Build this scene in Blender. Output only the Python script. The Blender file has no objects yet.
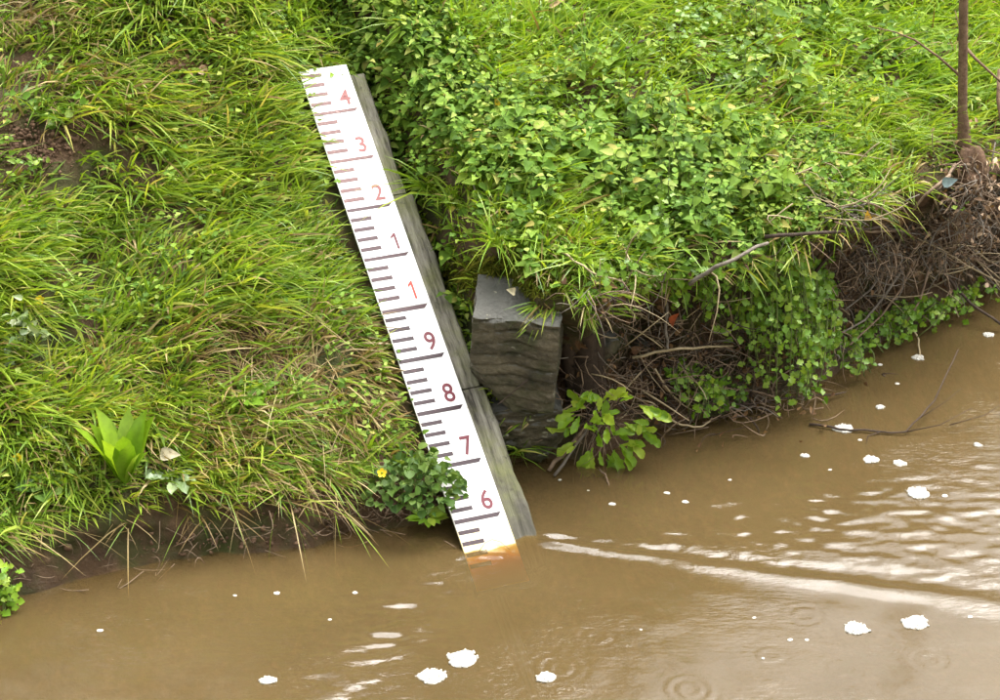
import bpy, math, random
import numpy as np
from mathutils import Vector, Matrix, Quaternion
from mathutils.bvhtree import BVHTree

random.seed(7)
rng = np.random.default_rng(7)
R = math.radians
scene = bpy.context.scene
col = scene.collection

# ------------------------------------------------------------------ camera
FPX = 2640.0                       # focal length in pixels of a 1000 px wide frame
PITCH = R(28.53)
CAMZ = 4.196
CP, SP = math.cos(PITCH), math.sin(PITCH)
cam_d = bpy.data.cameras.new("camera")
cam = bpy.data.objects.new("camera", cam_d)
col.objects.link(cam)
cam_d.sensor_width = 36.0
cam_d.lens = 36.0 * FPX / 1000.0
cam_d.clip_start = 0.1
cam_d.clip_end = 2000
cam.location = (0, 0, CAMZ)
cam.rotation_euler = (R(90) - PITCH, 0, 0)
scene.camera = cam

# ------------------------------------------------------------------ sky, sun, exposure
SUN_EL, SUN_AZ = R(63), R(38)      # azimuth clockwise from +Y
world = bpy.data.worlds.new("World")
scene.world = world
world.use_nodes = True
wn = world.node_tree
wn.nodes.clear()
sky = wn.nodes.new("ShaderNodeTexSky")
sky.sky_type = 'NISHITA'
sky.sun_disc = False
sky.sun_elevation = SUN_EL
sky.sun_rotation = SUN_AZ
sky.air_density = 1.0
sky.dust_density = 7.0
hsv = wn.nodes.new("ShaderNodeHueSaturation")
hsv.inputs["Saturation"].default_value = 0.03    # an overcast, nearly colourless sky
bg = wn.nodes.new("ShaderNodeBackground")
bg.inputs["Strength"].default_value = 0.15
wo = wn.nodes.new("ShaderNodeOutputWorld")
wn.links.new(sky.outputs[0], hsv.inputs["Color"])
wn.links.new(hsv.outputs[0], bg.inputs["Color"])
wn.links.new(bg.outputs[0], wo.inputs["Surface"])
sd = bpy.data.lights.new("sun", 'SUN')
sd.energy = 1.0
sd.angle = R(46)
sd.color = (1.0, 0.96, 0.90)
sun = bpy.data.objects.new("sun", sd)
col.objects.link(sun)
sv = Vector((math.sin(SUN_AZ) * math.cos(SUN_EL), math.cos(SUN_AZ) * math.cos(SUN_EL), math.sin(SUN_EL)))
sun.rotation_euler = sv.to_track_quat('Z', 'Y').to_euler()
sun.location = (0, 0, 20)
vs = scene.view_settings
vs.view_transform = 'Standard'
vs.look = 'None'
vs.exposure = 1.85
vs.gamma = 1.0
vs.use_curve_mapping = False
scene.cycles.max_bounces = 8
scene.cycles.transparent_max_bounces = 12

# ------------------------------------------------------------------ helpers
def nrmz(v):
    return v / np.maximum(np.linalg.norm(v, axis=-1, keepdims=True), 1e-9)

def _h(ix, iy, seed):
    v = np.sin(ix * 127.1 + iy * 311.7 + seed * 74.7) * 43758.5453
    return v - np.floor(v)

def vnoise(x, y, seed=0):
    x = np.asarray(x, float); y = np.asarray(y, float)
    ix = np.floor(x); iy = np.floor(y); fx = x - ix; fy = y - iy
    fx = fx * fx * (3 - 2 * fx); fy = fy * fy * (3 - 2 * fy)
    a = _h(ix, iy, seed); b = _h(ix + 1, iy, seed); c = _h(ix, iy + 1, seed); d = _h(ix + 1, iy + 1, seed)
    return (a + (b - a) * fx) * (1 - fy) + (c + (d - c) * fx) * fy - 0.5

def fbm(x, y, seed=0, o=3):
    s = 0; amp = 1
    for k in range(o):
        s = s + amp * vnoise(x * 2 ** k, y * 2 ** k, seed + k * 13); amp *= 0.5
    return s

def sstep(a, b, x):
    t = np.clip((np.asarray(x, float) - a) / (b - a), 0, 1)
    return t * t * (3 - 2 * t)

def new_mesh(name, verts, faces, mats, smooth=False, mat_index=None):
    """faces: (M,3) or (M,4) int array or list of lists"""
    me = bpy.data.meshes.new(name)
    verts = np.asarray(verts, np.float32)
    if isinstance(faces, np.ndarray):
        k = faces.shape[1]; m = len(faces)
        me.vertices.add(len(verts)); me.vertices.foreach_set("co", verts.ravel())
        me.loops.add(m * k); me.loops.foreach_set("vertex_index", faces.astype(np.int32).ravel())
        me.polygons.add(m)
        me.polygons.foreach_set("loop_start", np.arange(0, m * k, k, dtype=np.int32))
        me.update(calc_edges=True)
    else:
        me.from_pydata([tuple(map(float, v)) for v in verts], [], [tuple(int(i) for i in f) for f in faces])
        me.update()
    for mt in (mats if isinstance(mats, (list, tuple)) else [mats]):
        me.materials.append(mt)
    if mat_index is not None:
        me.polygons.foreach_set("material_index", np.asarray(mat_index, np.int32))
    if smooth:
        me.polygons.foreach_set("use_smooth", np.ones(len(me.polygons), bool))
    me.validate()
    return me

def link(name, me, parent=None, label=None, cat=None, group=None, kind=None):
    o = bpy.data.objects.new(name, me)
    col.objects.link(o)
    if parent is not None:
        o.parent = parent
    tag(o, label, cat, group, kind)
    return o

def tag(o, label=None, cat=None, group=None, kind=None):
    if label: o["label"] = label
    if cat: o["category"] = cat
    if group: o["group"] = group
    if kind: o["kind"] = kind
    return o

def thing(name, loc, label, cat, group=None):
    o = link(name, None, None, label, cat, group)
    o.location = loc
    o.empty_display_size = 0.05
    return o

class MB:
    """collects shapes into ONE mesh"""
    def __init__(s): s.v = []; s.f = []; s.m = []
    def add(s, v, f, mi=0):
        b = len(s.v); s.v += [tuple(p) for p in v]; s.f += [tuple(i + b for i in q) for q in f]; s.m += [mi] * len(f)
    def tube(s, pts, rad, n=6, mi=0):
        pts = [Vector(p) for p in pts]; v = []; f = []
        u = None
        for i, p in enumerate(pts):
            t = (pts[min(i + 1, len(pts) - 1)] - pts[max(i - 1, 0)])
            if t.length < 1e-9: t = Vector((0, 0, 1))
            t.normalize()
            if u is None:
                u = t.orthogonal().normalized()
            else:
                u = (u - t * u.dot(t))
                u = u.normalized() if u.length > 1e-6 else t.orthogonal().normalized()
            w = t.cross(u); r = rad[i] if hasattr(rad, '__len__') else rad
            for k in range(n):
                a = 2 * math.pi * k / n
                v.append(p + u * (math.cos(a) * r) + w * (math.sin(a) * r))
        for i in range(len(pts) - 1):
            for k in range(n):
                k2 = (k + 1) % n
                f.append((i * n + k, i * n + k2, (i + 1) * n + k2, (i + 1) * n + k))
        f.append(tuple(range(n - 1, -1, -1))); f.append(tuple(range((len(pts) - 1) * n, len(pts) * n)))
        s.add(v, f, mi)
    def mesh(s, name, mats, smooth=True, off=(0, 0, 0)):
        v = np.array(s.v) - np.array(off)
        return new_mesh(name, v, s.f, mats, smooth, s.m)

# pixel <-> world (used only to find where on the real ground a thing stands)
CAM = np.array([0, 0, CAMZ])
FW = np.array([0, CP, -SP]); UP = np.array([0, SP, CP])
def ray(u, v):
    d = np.array([(u - 500) / FPX, 0, 0]) + UP * ((350 - v) / FPX) + FW
    return d / np.linalg.norm(d)
def on_z(u, v, z=0.0):
    d = ray(u, v); return CAM + d * ((z - CAMZ) / d[2])
def pix(P):
    d = np.asarray(P) - CAM; z = d @ FW
    return 500 + FPX * d[..., 0] / z, 350 - FPX * (d @ UP) / z

# ------------------------------------------------------------------ material helpers
def mat(name):
    m = bpy.data.materials.new(name); m.use_nodes = True
    nt = m.node_tree; nt.nodes.clear()
    out = nt.nodes.new("ShaderNodeOutputMaterial")
    return m, nt, out
def N(nt, t, **kw):
    n = nt.nodes.new(t)
    for k, v in kw.items(): setattr(n, k, v)
    return n
def ramp(nt, stops, fac=None):
    r = N(nt, "ShaderNodeValToRGB"); cr = r.color_ramp
    while len(cr.elements) < len(stops): cr.elements.new(0.5)
    for e, (p, c) in zip(cr.elements, stops):
        e.position = p; e.color = (*c, 1)
    if fac is not None: nt.links.new(fac, r.inputs[0])
    return r.outputs[0]
def noise(nt, scale, detail=4, rough=0.6, vec=None):
    n = N(nt, "ShaderNodeTexNoise"); n.inputs["Scale"].default_value = scale
    n.inputs["Detail"].default_value = detail; n.inputs["Roughness"].default_value = rough
    if vec is None:
        g = N(nt, "ShaderNodeNewGeometry"); vec = g.outputs["Position"]
    nt.links.new(vec, n.inputs["Vector"])
    return n.outputs["Fac"]
def mixc(nt, fac, a, b, mode='MIX'):
    m = N(nt, "ShaderNodeMix", data_type='RGBA', blend_type=mode)
    for s, val in ((0, fac), (6, a), (7, b)):
        if hasattr(val, 'is_linked'): nt.links.new(val, m.inputs[s])
        else: m.inputs[s].default_value = val if s == 0 else (*val, 1)
    return m.outputs[2]
def bump(nt, h, strength=0.5, dist=0.01):
    b = N(nt, "ShaderNodeBump"); b.inputs["Strength"].default_value = strength; b.inputs["Distance"].default_value = dist
    nt.links.new(h, b.inputs["Height"]); return b.outputs[0]
def principled(nt, out, colr, rough=0.7, spec=0.3, normal=None):
    p = N(nt, "ShaderNodeBsdfPrincipled")
    if hasattr(colr, 'is_linked'): nt.links.new(colr, p.inputs["Base Color"])
    else: p.inputs["Base Color"].default_value = (*colr, 1)
    if hasattr(rough, 'is_linked'): nt.links.new(rough, p.inputs["Roughness"])
    else: p.inputs["Roughness"].default_value = rough
    p.inputs["Specular IOR Level"].default_value = spec
    if normal is not None: nt.links.new(normal, p.inputs["Normal"])
    if out is not None: nt.links.new(p.outputs[0], out.inputs[0])
    return p
def maprange(nt, v, a, b, c=0.0, d=1.0):
    m = N(nt, "ShaderNodeMapRange"); nt.links.new(v, m.inputs[0])
    for i, x in enumerate((a, b, c, d)): m.inputs[1 + i].default_value = x
    return m.outputs[0]

def foliage(name, stops, rough=0.5, transl=0.35, spec=0.35, island=True, patch=None):
    m, nt, out = mat(name)
    if island:
        g = N(nt, "ShaderNodeNewGeometry"); f = g.outputs["Random Per Island"]
    else:
        g = N(nt, "ShaderNodeObjectInfo"); f = g.outputs["Random"]
    c = ramp(nt, stops, f)
    # real colour drift over the bank: fresher and duller patches
    n1 = maprange(nt, noise(nt, 2.6, 3), 0.35, 0.65)
    c2 = mixc(nt, 1.0, c, patch or (1.08, 1.0, 0.8), 'MULTIPLY')
    c = mixc(nt, n1, c, c2)
    n2 = maprange(nt, noise(nt, 60, 2), 0.3, 0.7, 0.86, 1.1)
    hs = N(nt, "ShaderNodeHueSaturation"); nt.links.new(c, hs.inputs["Color"]); nt.links.new(n2, hs.inputs["Value"])
    c = hs.outputs[0]
    p = principled(nt, None, c, rough, spec)
    t = N(nt, "ShaderNodeBsdfTranslucent"); 
    tc = mixc(nt, 1.0, c, (1.25, 1.15, 0.5), 'MULTIPLY')
    nt.links.new(tc, t.inputs["Color"])
    mx = N(nt, "ShaderNodeMixShader"); mx.inputs[0].default_value = transl
    nt.links.new(p.outputs[0], mx.inputs[1]); nt.links.new(t.outputs[0], mx.inputs[2])
    nt.links.new(mx.outputs[0], out.inputs[0])
    return m

M = {}
M['grass'] = foliage('grass_green', [(0, (.085, .165, .016)), (.35, (.165, .285, .026)), (.7, (.27, .395, .042)), (.93, (.36, .42, .075)), (1, (.46, .42, .16))], .42, .4, .35)
M['grass_fresh'] = foliage('grass_fresh', [(0, (.12, .24, .016)), (.5, (.22, .36, .028)), (1, (.34, .45, .06))], .4, .4, .4)
M['straw'] = foliage('straw', [(0, (.15, .10, .040)), (.5, (.28, .20, .085)), (1, (.42, .34, .18))], .6, .2)
M['nettle'] = foliage('nettle_leaf', [(0, (.045, .10, .013)), (.4, (.125, .24, .030)), (.8, (.235, .36, .055)), (.965, (.36, .45, .12)), (1, (.42, .34, .10))], .6, .4, .15)
M['nettle_obj'] = foliage('nettle_leaf_single', [(0, (.10, .20, .026)), (.5, (.165, .30, .042)), (1, (.26, .38, .07))], .6, .4, .15, island=False)
M['bright'] = foliage('bright_leaf', [(0, (.13, .26, .015)), (.5, (.22, .38, .025)), (1, (.36, .48, .06))], .4, .4, .35, island=False)
M['cress'] = foliage('cress_leaf', [(0, (.09, .20, .015)), (.5, (.15, .29, .025)), (1, (.24, .36, .045))], .4, .4, .4, island=False)
M['cress_bulk'] = foliage('cress_leaf_small', [(0, (.08, .18, .014)), (.5, (.15, .29, .024)), (1, (.25, .37, .05))], .4, .4, .4)
M['dark_leaf'] = foliage('dark_glossy_leaf', [(0, (.034, .080, .014)), (.5, (.072, .14, .022)), (1, (.13, .20, .045))], .5, .3, .2, island=False)
M['pale_leaf'] = foliage('pale_clover_leaf', [(0, (.11, .18, .075)), (.5, (.19, .27, .12)), (1, (.30, .36, .20))], .38, .3, .5, island=False)
M['dock'] = foliage('dock_leaf', [(0, (.14, .27, .014)), (1, (.24, .38, .03))], .35, .4, .5, island=False)
M['moss'] = foliage('moss', [(0, (.040, .055, .006)), (.5, (.085, .10, .010)), (1, (.15, .15, .02))], .8, .2, .1)
M['dead_leaf'] = foliage('dead_leaf', [(0, (.055, .028, .014)), (.5, (.12, .065, .032)), (1, (.24, .15, .085))], .7, .15, .2)
M['pale_dead'] = foliage('pale_dead_leaf', [(0, (.10, .06, .035)), (.5, (.22, .14, .085)), (1, (.42, .31, .22))], .7, .15, .2)
M['tree_leaf'] = foliage('tree_leaf', [(0, (.02, .045, .008)), (.5, (.04, .08, .014)), (1, (.07, .11, .02))], .5, .3, .3)

def simple(name, c1, c2, scale, rough=.8, spec=.2, bs=.5, bd=.01, scale2=None):
    m, nt, out = mat(name)
    c = ramp(nt, [(.3, c1), (.7, c2)], noise(nt, scale, 6, .65))
    b = bump(nt, noise(nt, scale2 or scale * 2, 6, .7), bs, bd)
    principled(nt, out, c, rough, spec, b)
    return m
M['stem'] = simple('green_stem', (.07, .10, .025), (.14, .17, .05), 30, .6)
M['twig_dark'] = simple('dark_twig', (.025, .016, .011), (.075, .05, .035), 40, .75, .25)
M['twig_grey'] = simple('grey_twig', (.10, .082, .065), (.22, .19, .155), 40, .8)
M['twig_pale'] = simple('pale_reed', (.24, .18, .10), (.42, .34, .21), 40, .7)
M['root'] = simple('root_brown', (.10, .066, .042), (.28, .20, .135), 35, .85)
M['bark'] = simple('bark', (.085, .050, .030), (.21, .135, .085), 45, .8, .2, .7, .006)
M['timber_dark'] = simple('rotten_timber', (.018, .012, .008), (.065, .042, .027), 20, .8, .25, .8, .01)
M['clod'] = simple('soil_clod', (.065, .037, .022), (.19, .115, .07), 22, .85, .2, .8, .008)

# soil ground: brown earth, grading to field green far from the water
m, nt, out = mat('bank_soil')
c = ramp(nt, [(.25, (.040, .022, .011)), (.5, (.095, .054, .027)), (.75, (.18, .108, .058))], noise(nt, 14, 7, .7))
c = mixc(nt, maprange(nt, noise(nt, 5, 4), .45, .62), c, (.055, .060, .014))
g = N(nt, "ShaderNodeNewGeometry"); sx = N(nt, "ShaderNodeSeparateXYZ"); nt.links.new(g.outputs["Position"], sx.inputs[0])
ln = N(nt, "ShaderNodeVectorMath", operation='DISTANCE'); nt.links.new(g.outputs["Position"], ln.inputs[0]); ln.inputs[1].default_value = (0.2, 7.6, 0.5)
far = maprange(nt, ln.outputs["Value"], 4.5, 7.0)
fg = ramp(nt, [(.3, (.05, .10, .014)), (.7, (.11, .17, .03))], noise(nt, 9, 6, .7))
c = mixc(nt, far, c, fg)
wet = maprange(nt, sx.outputs[2], 0.015, 0.09, 0.35, 0.88)
bmp = bump(nt, noise(nt, 45, 7, .75), 1.0, .02)
principled(nt, out, c, wet, .35, bmp)
M['soil'] = m

# ------------------------------------------------------------------ terrain: a profile swept along the water line
YAW = R(21.69)
NV = np.array([-math.sin(YAW), math.cos(YAW), 0.0])     # up the bank
EV = np.array([math.cos(YAW), math.sin(YAW), 0.0])      # along the bank, downstream
GB = np.array([-0.1345, 6.5497, 0.0592])                # gauge: left end of the lowest full bar
SLOPE = R(33.0)
DIV = .1 / math.sin(SLOPE)                               # 10 cm of height, measured along the slope
AB = float(GB @ EV)                                     # gauge left edge, along-bank coordinate
BW, BEAM = 0.162, 0.242                                 # widths of plate and beam
_l = [(-260, 650), (-120, 625), (0, 597), (60, 584), (130, 568), (200, 556), (260, 551), (320, 545), (370, 531), (420, 522), (455, 517)]
_r = [(545, 468), (600, 470), (655, 442), (700, 432), (750, 420), (800, 403), (850, 382), (890, 352), (930, 333), (1000, 300), (1100, 262), (1250, 215)]
_wl = [on_z(*p) for p in _l + _r]
WA = np.array([p @ EV for p in _wl]); WR = np.array([p @ NV for p in _wl])
_o = np.argsort(WA); WA, WR = WA[_o], WR[_o]
_i = int(np.searchsorted(WA, AB + .12))
WA = np.insert(WA, _i, [AB + .10, AB + .19]); WR = np.insert(WR, _i, [WR[_i - 1], WR[_i] + .02])
PL = np.array([(-150, 2.6), (-8, 2.5), (-5.8, 2.3), (-4.2, 0.0), (-3, -.7), (-.8, -.6), (-.15, -.2), (0, 0), (.035, .045), (.045, .095), (.07, .13), (.10, .155), (.18, .205),
               (.5, .415), (1.0, .745), (1.5, 1.05), (2.1, 1.36), (3.0, 1.62), (6, 1.85), (250, 3.0)])
PR = np.array([(-150, 2.6), (-8, 2.5), (-5.8, 2.3), (-4.2, 0.0), (-3, -.7), (-.8, -.6), (-.1, -.25), (.07, 0), (.17, .14), (.17, .36), (.04, .50), (0, .56), (.10, .635),
               (.5, .80), (1.0, 1.02), (1.5, 1.23), (2.1, 1.45), (3.0, 1.66), (6, 1.85), (250, 3.0)])
KN = np.arange(len(PL))
def _prof(P, t):
    q = 0
    for d in (-.35, 0, .35):
        q = q + np.stack([np.interp(t + d, KN, P[:, 0]), np.interp(t + d, KN, P[:, 1])], -1)
    return q / 3
def surf(a, t):
    a = np.asarray(a, float); t = np.asarray(t, float)
    wt = sstep(10.6, 12.6, t)                            # the broken face reaches in under the beam, the turf above stops beside it
    w = sstep(AB + .13 + .12 * wt, AB + .20 + .14 * wt, a)[..., None]
    q = _prof(PL, t) * (1 - w) + _prof(PR, t) * w
    r = np.interp(a, WA, WR) + q[..., 0] ; z = q[..., 1]
    near = sstep(4.5, 7.2, t) * (1 - sstep(16.5, 18, t))
    undr = sstep(6.8, 7.4, t)
    bu = fbm(a * 3.2, r * 3.2, 1) * .075 + fbm(a * 11, (r + z) * 11, 5) * .028
    gau = np.exp(-((a - AB - .1) / .22) ** 2)           # the bed of the gauge is levelled
    bu = bu * (1 - .8 * gau) - .012 * gau + .040 * np.exp(-((a - AB + .15) / .11) ** 2)
    z = z + bu * near * (0.25 + .75 * undr)
    r = r + (fbm(a * 9, z * 14, 9) * .07 + fbm(a * 3, z * 3, 19) * .06) * near * undr * (1 - sstep(11, 13, t)) * (.5 + .5 * w[..., 0])
    # nothing rises through the beam
    zb = GB[2] + math.tan(SLOPE) * (r - float(GB @ NV)) - .03
    inb = (a > AB - .015) & (a < AB + BEAM + .012) & (r - float(GB @ NV) < 8.9 * DIV * math.cos(SLOPE)) & (t > 6.8)
    z = np.where(inb, np.minimum(z, zb), z)
    gap = (a > AB + .10) & (a < AB + .37) & (t > 6.8) & (t < 12.3)
    z = np.where(gap, np.minimum(z, zb - .06), z)
    return a[..., None] * EV + r[..., None] * NV + z[..., None] * np.array([0, 0, 1.0])
def surf_n(a, t):
    p = surf(a, t); d1 = surf(a + .02, t) - p; d2 = surf(a, t + .05) - p
    return p, nrmz(np.cross(d1, d2))

ga = np.r_[AB - 150, AB - 60, AB - 25, AB - 12, AB - 7, AB - 5, np.arange(AB - 3.6, AB + 3.9, .026), AB + 5, AB + 7, AB + 12, AB + 25, AB + 60, AB + 150]
gt = np.r_[0, 1, 1.5, 2, 2.5, 3, 3.5, 4, 4.5, 5, np.arange(5.3, 7, .15), np.arange(7, 13, .09), np.arange(13, 17, .05), 17.2, 17.6, 18, 18.3, 18.6, 19]
AA, TT = np.meshgrid(ga, gt, indexing='ij')
GP = surf(AA, TT)
na, ntt = AA.shape
idx = np.arange(na * ntt).reshape(na, ntt)
GF = np.stack([idx[:-1, :-1], idx[1:, :-1], idx[1:, 1:], idx[:-1, 1:]], -1).reshape(-1, 4)
ground = link('ground', new_mesh('ground', GP.reshape(-1, 3), GF, M['soil'], True), kind='structure')
BVH = BVHTree.FromPolygons([Vector(v) for v in GP.reshape(-1, 3)], [tuple(f) for f in GF.tolist()])

def at(u, v, off=0.0, water=True):
    """point on the bank (or water) seen at a picture position, moved off metres towards the viewer"""
    d = ray(u, v)
    h = BVH.ray_cast(Vector(CAM), Vector(d))
    dist = h[3] if h[0] is not None else 12.0
    if water:
        dist = min(dist, CAMZ / -d[2])
    return Vector(CAM + d * (dist - off))
def down(x, y):
    h = BVH.ray_cast(Vector((x, y, 6)), Vector((0, 0, -1)))
    return h[0], h[1]

# ------------------------------------------------------------------ water
m, nt, out = mat('muddy_water')
murk = ramp(nt, [(.3, (.188, .125, .048)), (.7, (.235, .157, .064))], noise(nt, 1.7, 4))
mpw = N(nt, "ShaderNodeMapping"); mpw.inputs["Scale"].default_value = (24, 66, 1); mpw.inputs["Rotation"].default_value = (0, 0, R(9))
gw = N(nt, "ShaderNodeNewGeometry"); nt.links.new(gw.outputs["Position"], mpw.inputs[0])
rip = noise(nt, 1.0, 3, .6, mpw.outputs[0])
msk = maprange(nt, noise(nt, 1.6, 2), .42, .62, .12, 1.0)
rm = N(nt, "ShaderNodeMath", operation='MULTIPLY'); nt.links.new(rip, rm.inputs[0]); nt.links.new(msk, rm.inputs[1])
nb = bump(nt, rm.outputs[0], .45, .006)
df = N(nt, "ShaderNodeBsdfDiffuse"); nt.links.new(murk, df.inputs[0])
tr = N(nt, "ShaderNodeBsdfTransparent"); tr.inputs[0].default_value = (1, .95, .85, 1)
m1 = N(nt, "ShaderNodeMixShader"); m1.inputs[0].default_value = .65
nt.links.new(df.outputs[0], m1.inputs[1]); nt.links.new(tr.outputs[0], m1.inputs[2])
gl = N(nt, "ShaderNodeBsdfGlossy"); gl.inputs["Roughness"].default_value = .10; nt.links.new(nb, gl.inputs["Normal"])
fr = N(nt, "ShaderNodeFresnel"); fr.inputs[0].default_value = 1.46; nt.links.new(nb, fr.inputs["Normal"])
m2 = N(nt, "ShaderNodeMixShader"); nt.links.new(fr.outputs[0], m2.inputs[0])
nt.links.new(m1.outputs[0], m2.inputs[1]); nt.links.new(gl.outputs[0], m2.inputs[2])
nt.links.new(m2.outputs[0], out.inputs["Surface"])
va = N(nt, "ShaderNodeVolumeAbsorption"); va.inputs["Color"].default_value = (.88, .79, .38, 1); va.inputs["Density"].default_value = 190.0
nt.links.new(va.outputs[0], out.inputs["Volume"])
M['water'] = m

wx = np.r_[-150, -60, -25, -12, -7, -4.5, -3, np.arange(-2.3, 2.5, .0105), 3, 4.5, 7, 12, 25, 60, 150]
wy = np.r_[-8, -5, -2, 0, 2, 3.5, 4.5, 5.0, np.arange(5.3, 8.9, .0105), 9.4, 10.5, 13, 20, 40, 150]
WX, WY = np.meshgrid(wx, wy, indexing='ij')
_g0 = on_z(522, 545)                                     # where the stream leaves the gauge
RINGS = [(598, 636, .045), (560, 668, .06), (880, 640, .05), (805, 615, .05), (930, 660, .05), (690, 690, .06), (860, 695, .05), (770, 655, .04), (300, 640, .04), (180, 610, .05), (760, 560, .06), (840, 668, .05)]
def water_h(x, y):
    z = .0012 * fbm(x * 4, y * 6, 31) + .0007 * fbm(x * 12 + y * 4, y * 18, 33, 2)
    # rippled streaming water below the gauge
    c = (on_z(960, 600) - _g0)[:2]
    c = c / np.linalg.norm(c); nn = np.array([-c[1], c[0]])
    dx, dy = x - _g0[0], y - _g0[1]
    s = dx * c[0] + dy * c[1]; q = dx * nn[0] + dy * nn[1] + .05 * vnoise(dx * 2.6, dy * 2.6, 3) + .018 * vnoise(dx * 8, dy * 8, 4)
    up = sstep(0.0, .10, s) * (1 - sstep(2.2, 3.2, s))
    wd = .017 + .019 * np.clip(s, 0, 3)
    brk = .8 + .8 * vnoise(s * 2.6, q * 3, 47)
    z = z + .0078 * brk * np.exp(-(q / wd) ** 2) * up - .0060 * brk * np.exp(-((q - 2.0 * wd) / wd) ** 2) * up
    reg = sstep(-.02, .10, q) * (1 - sstep(.08 + .34 * s, .20 + .62 * s, q)) * up
    ph = 90 * (q + .22 * s) + 9 * fbm(x * 4, y * 4, 41)
    z = z + reg * (.0007 * np.sin(ph) * (.5 + fbm(x * 7, y * 7, 43)) + .0029 * fbm(x * 15 + y * 9, y * 42 - x * 4, 45, 2))
    # lighter ripples running off to the left of the plate
    g1 = on_z(468, 556); dx, dy = x - g1[0], y - g1[1]
    c1 = np.array([-.36, -.93]); c1 /= np.linalg.norm(c1)
    s1 = dx * c1[0] + dy * c1[1]; q1 = -dx * c1[1] + dy * c1[0]
    reg1 = sstep(0, .06, s1) * (1 - sstep(.9, 1.4, s1)) * np.exp(-((q1 + .02 + .04 * s1) / (.05 + .12 * np.clip(s1, 0, 3))) ** 2)
    z = z + reg1 * (.0005 * np.sin(120 * s1 + 50 * q1 + 11 * fbm(x * 5, y * 5, 51)) + .0056 * fbm(x * 14 + y * 8, y * 42 - x * 6, 53, 2))
    # water piling up and breaking round the foot of the plate
    g2 = on_z(495, 552); dd = np.hypot(x - g2[0], y - g2[1])
    z = z + np.exp(-(dd / .13) ** 2) * (.0055 * fbm(x * 26, y * 30, 57, 2) + .0015)
    # broad soft ripples elsewhere
    z = z + .0004 * np.sin(38 * (x * .35 + y) + 7 * fbm(x * 2, y * 2.6, 61)) * (.4 + vnoise(x * 1.5, y * 1.5, 63))
    for (u, v, r0) in RINGS:
        p = on_z(u, v); d = np.hypot(x - p[0], y - p[1])
        z = z + .0006 * np.cos(2 * math.pi * d / .030) * np.exp(-((d - r0 * .8) / (r0 * .5)) ** 2)
    return z
fine = (np.abs(WX) < 3.2) & (WY > 4.4) & (WY < 9.6)
WZ = np.where(fine, water_h(WX, WY) * 1.9, 0)
nx, ny = WX.shape
wv = np.stack([WX, WY, WZ], -1).reshape(-1, 3)
wi = np.arange(nx * ny).reshape(nx, ny)
wf = np.stack([wi[:-1, :-1], wi[1:, :-1], wi[1:, 1:], wi[:-1, 1:]], -1).reshape(-1, 4).tolist()
# closed below, so that the murk has a body
b0 = len(wv)
corner = [(wx[0], wy[0]), (wx[-1], wy[0]), (wx[-1], wy[-1]), (wx[0], wy[-1])]
wv = np.concatenate([wv, np.array([(x, y, -1.6) for x, y in corner])])
e0 = wi[:, 0].tolist(); e1 = wi[-1, :].tolist(); e2 = wi[::-1, -1].tolist(); e3 = wi[0, ::-1].tolist()
for k, e in enumerate((e0, e1, e2, e3)):
    wf.append([b0 + k, b0 + (k + 1) % 4] + e[::-1])
wf.append([b0 + 3, b0 + 2, b0 + 1, b0])
me = new_mesh('river_water', wv, wf, M['water'], True)
link('river_water', me, kind='structure')

# ------------------------------------------------------------------ the river gauge
EU = NV * math.cos(SLOPE) + np.array([0, 0, math.sin(SLOPE)])        # up along the plate
_e = EV.copy(); _nn = np.cross(_e, EU)
ROLL = R(-1.28)
EE = _e * math.cos(ROLL) + _nn * math.sin(ROLL)
EN = np.cross(EE, EU)
DIV = .1 / math.sin(SLOPE)
GMAT = Matrix(((EE[0], EU[0], EN[0], GB[0]), (EE[1], EU[1], EN[1], GB[1]), (EE[2], EU[2], EN[2], GB[2]), (0, 0, 0, 1)))
gauge = thing('river_gauge', (0, 0, 0), 'white sloping river depth gauge with red numerals on a weathered timber beam', 'depth gauge')
gauge.matrix_world = GMAT        # local x across the plate, y up the slope, z out of it

m, nt, out = mat('gauge_enamel')
g = N(nt, "ShaderNodeNewGeometry"); sx = N(nt, "ShaderNodeSeparateXYZ"); nt.links.new(g.outputs["Position"], sx.inputs[0])
zz = N(nt, "ShaderNodeMath", operation='ADD'); nt.links.new(sx.outputs[2], zz.inputs[0])
nz = maprange(nt, noise(nt, 22, 4), .3, .7, -.022, .022); nt.links.new(nz, zz.inputs[1])
c = mixc(nt, maprange(nt, noise(nt, 70, 5, .7), .60, .74, 0, .5), (.80, .79, .77), (.62, .60, .55))
c = mixc(nt, maprange(nt, noise(nt, 160, 2, .5), .68, .74, 0, .85), c, (.36, .32, .26))
c = mixc(nt, maprange(nt, noise(nt, 13, 6, .75), .56, .70, 0, .38), c, (.52, .47, .36))
c = mixc(nt, maprange(nt, sx.outputs[2], .22, .05, 0, .25), c, (.60, .53, .40))
c = mixc(nt, maprange(nt, zz.outputs[0], .060, .012), c, (.74, .60, .30))      # tide mark of yellow silt and algae
c = mixc(nt, maprange(nt, zz.outputs[0], .0, -.02), c, (.80, .42, .06))  # orange of light through the muddy water, painted onto the submerged plate
principled(nt, out, c, .42, .4, bump(nt, noise(nt, 120, 4), .15, .002))
M['enamel'] = m
def paint(name, c1, c2, wear):
    m, nt, out = mat(name)
    c = mixc(nt, maprange(nt, noise(nt, 95, 4, .6), wear, wear + .12), c1, c2)
    principled(nt, out, c, .5, .3)
    return m
M['tick_new'] = paint('dark_maroon_paint', (.024, .008, .012), (.05, .02, .022), .58)
M['tick_mid'] = paint('maroon_paint', (.045, .015, .019), (.12, .06, .055), .60)
M['tick_old'] = paint('faded_maroon_paint', (.125, .055, .052), (.24, .145, .125), .54)
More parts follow.
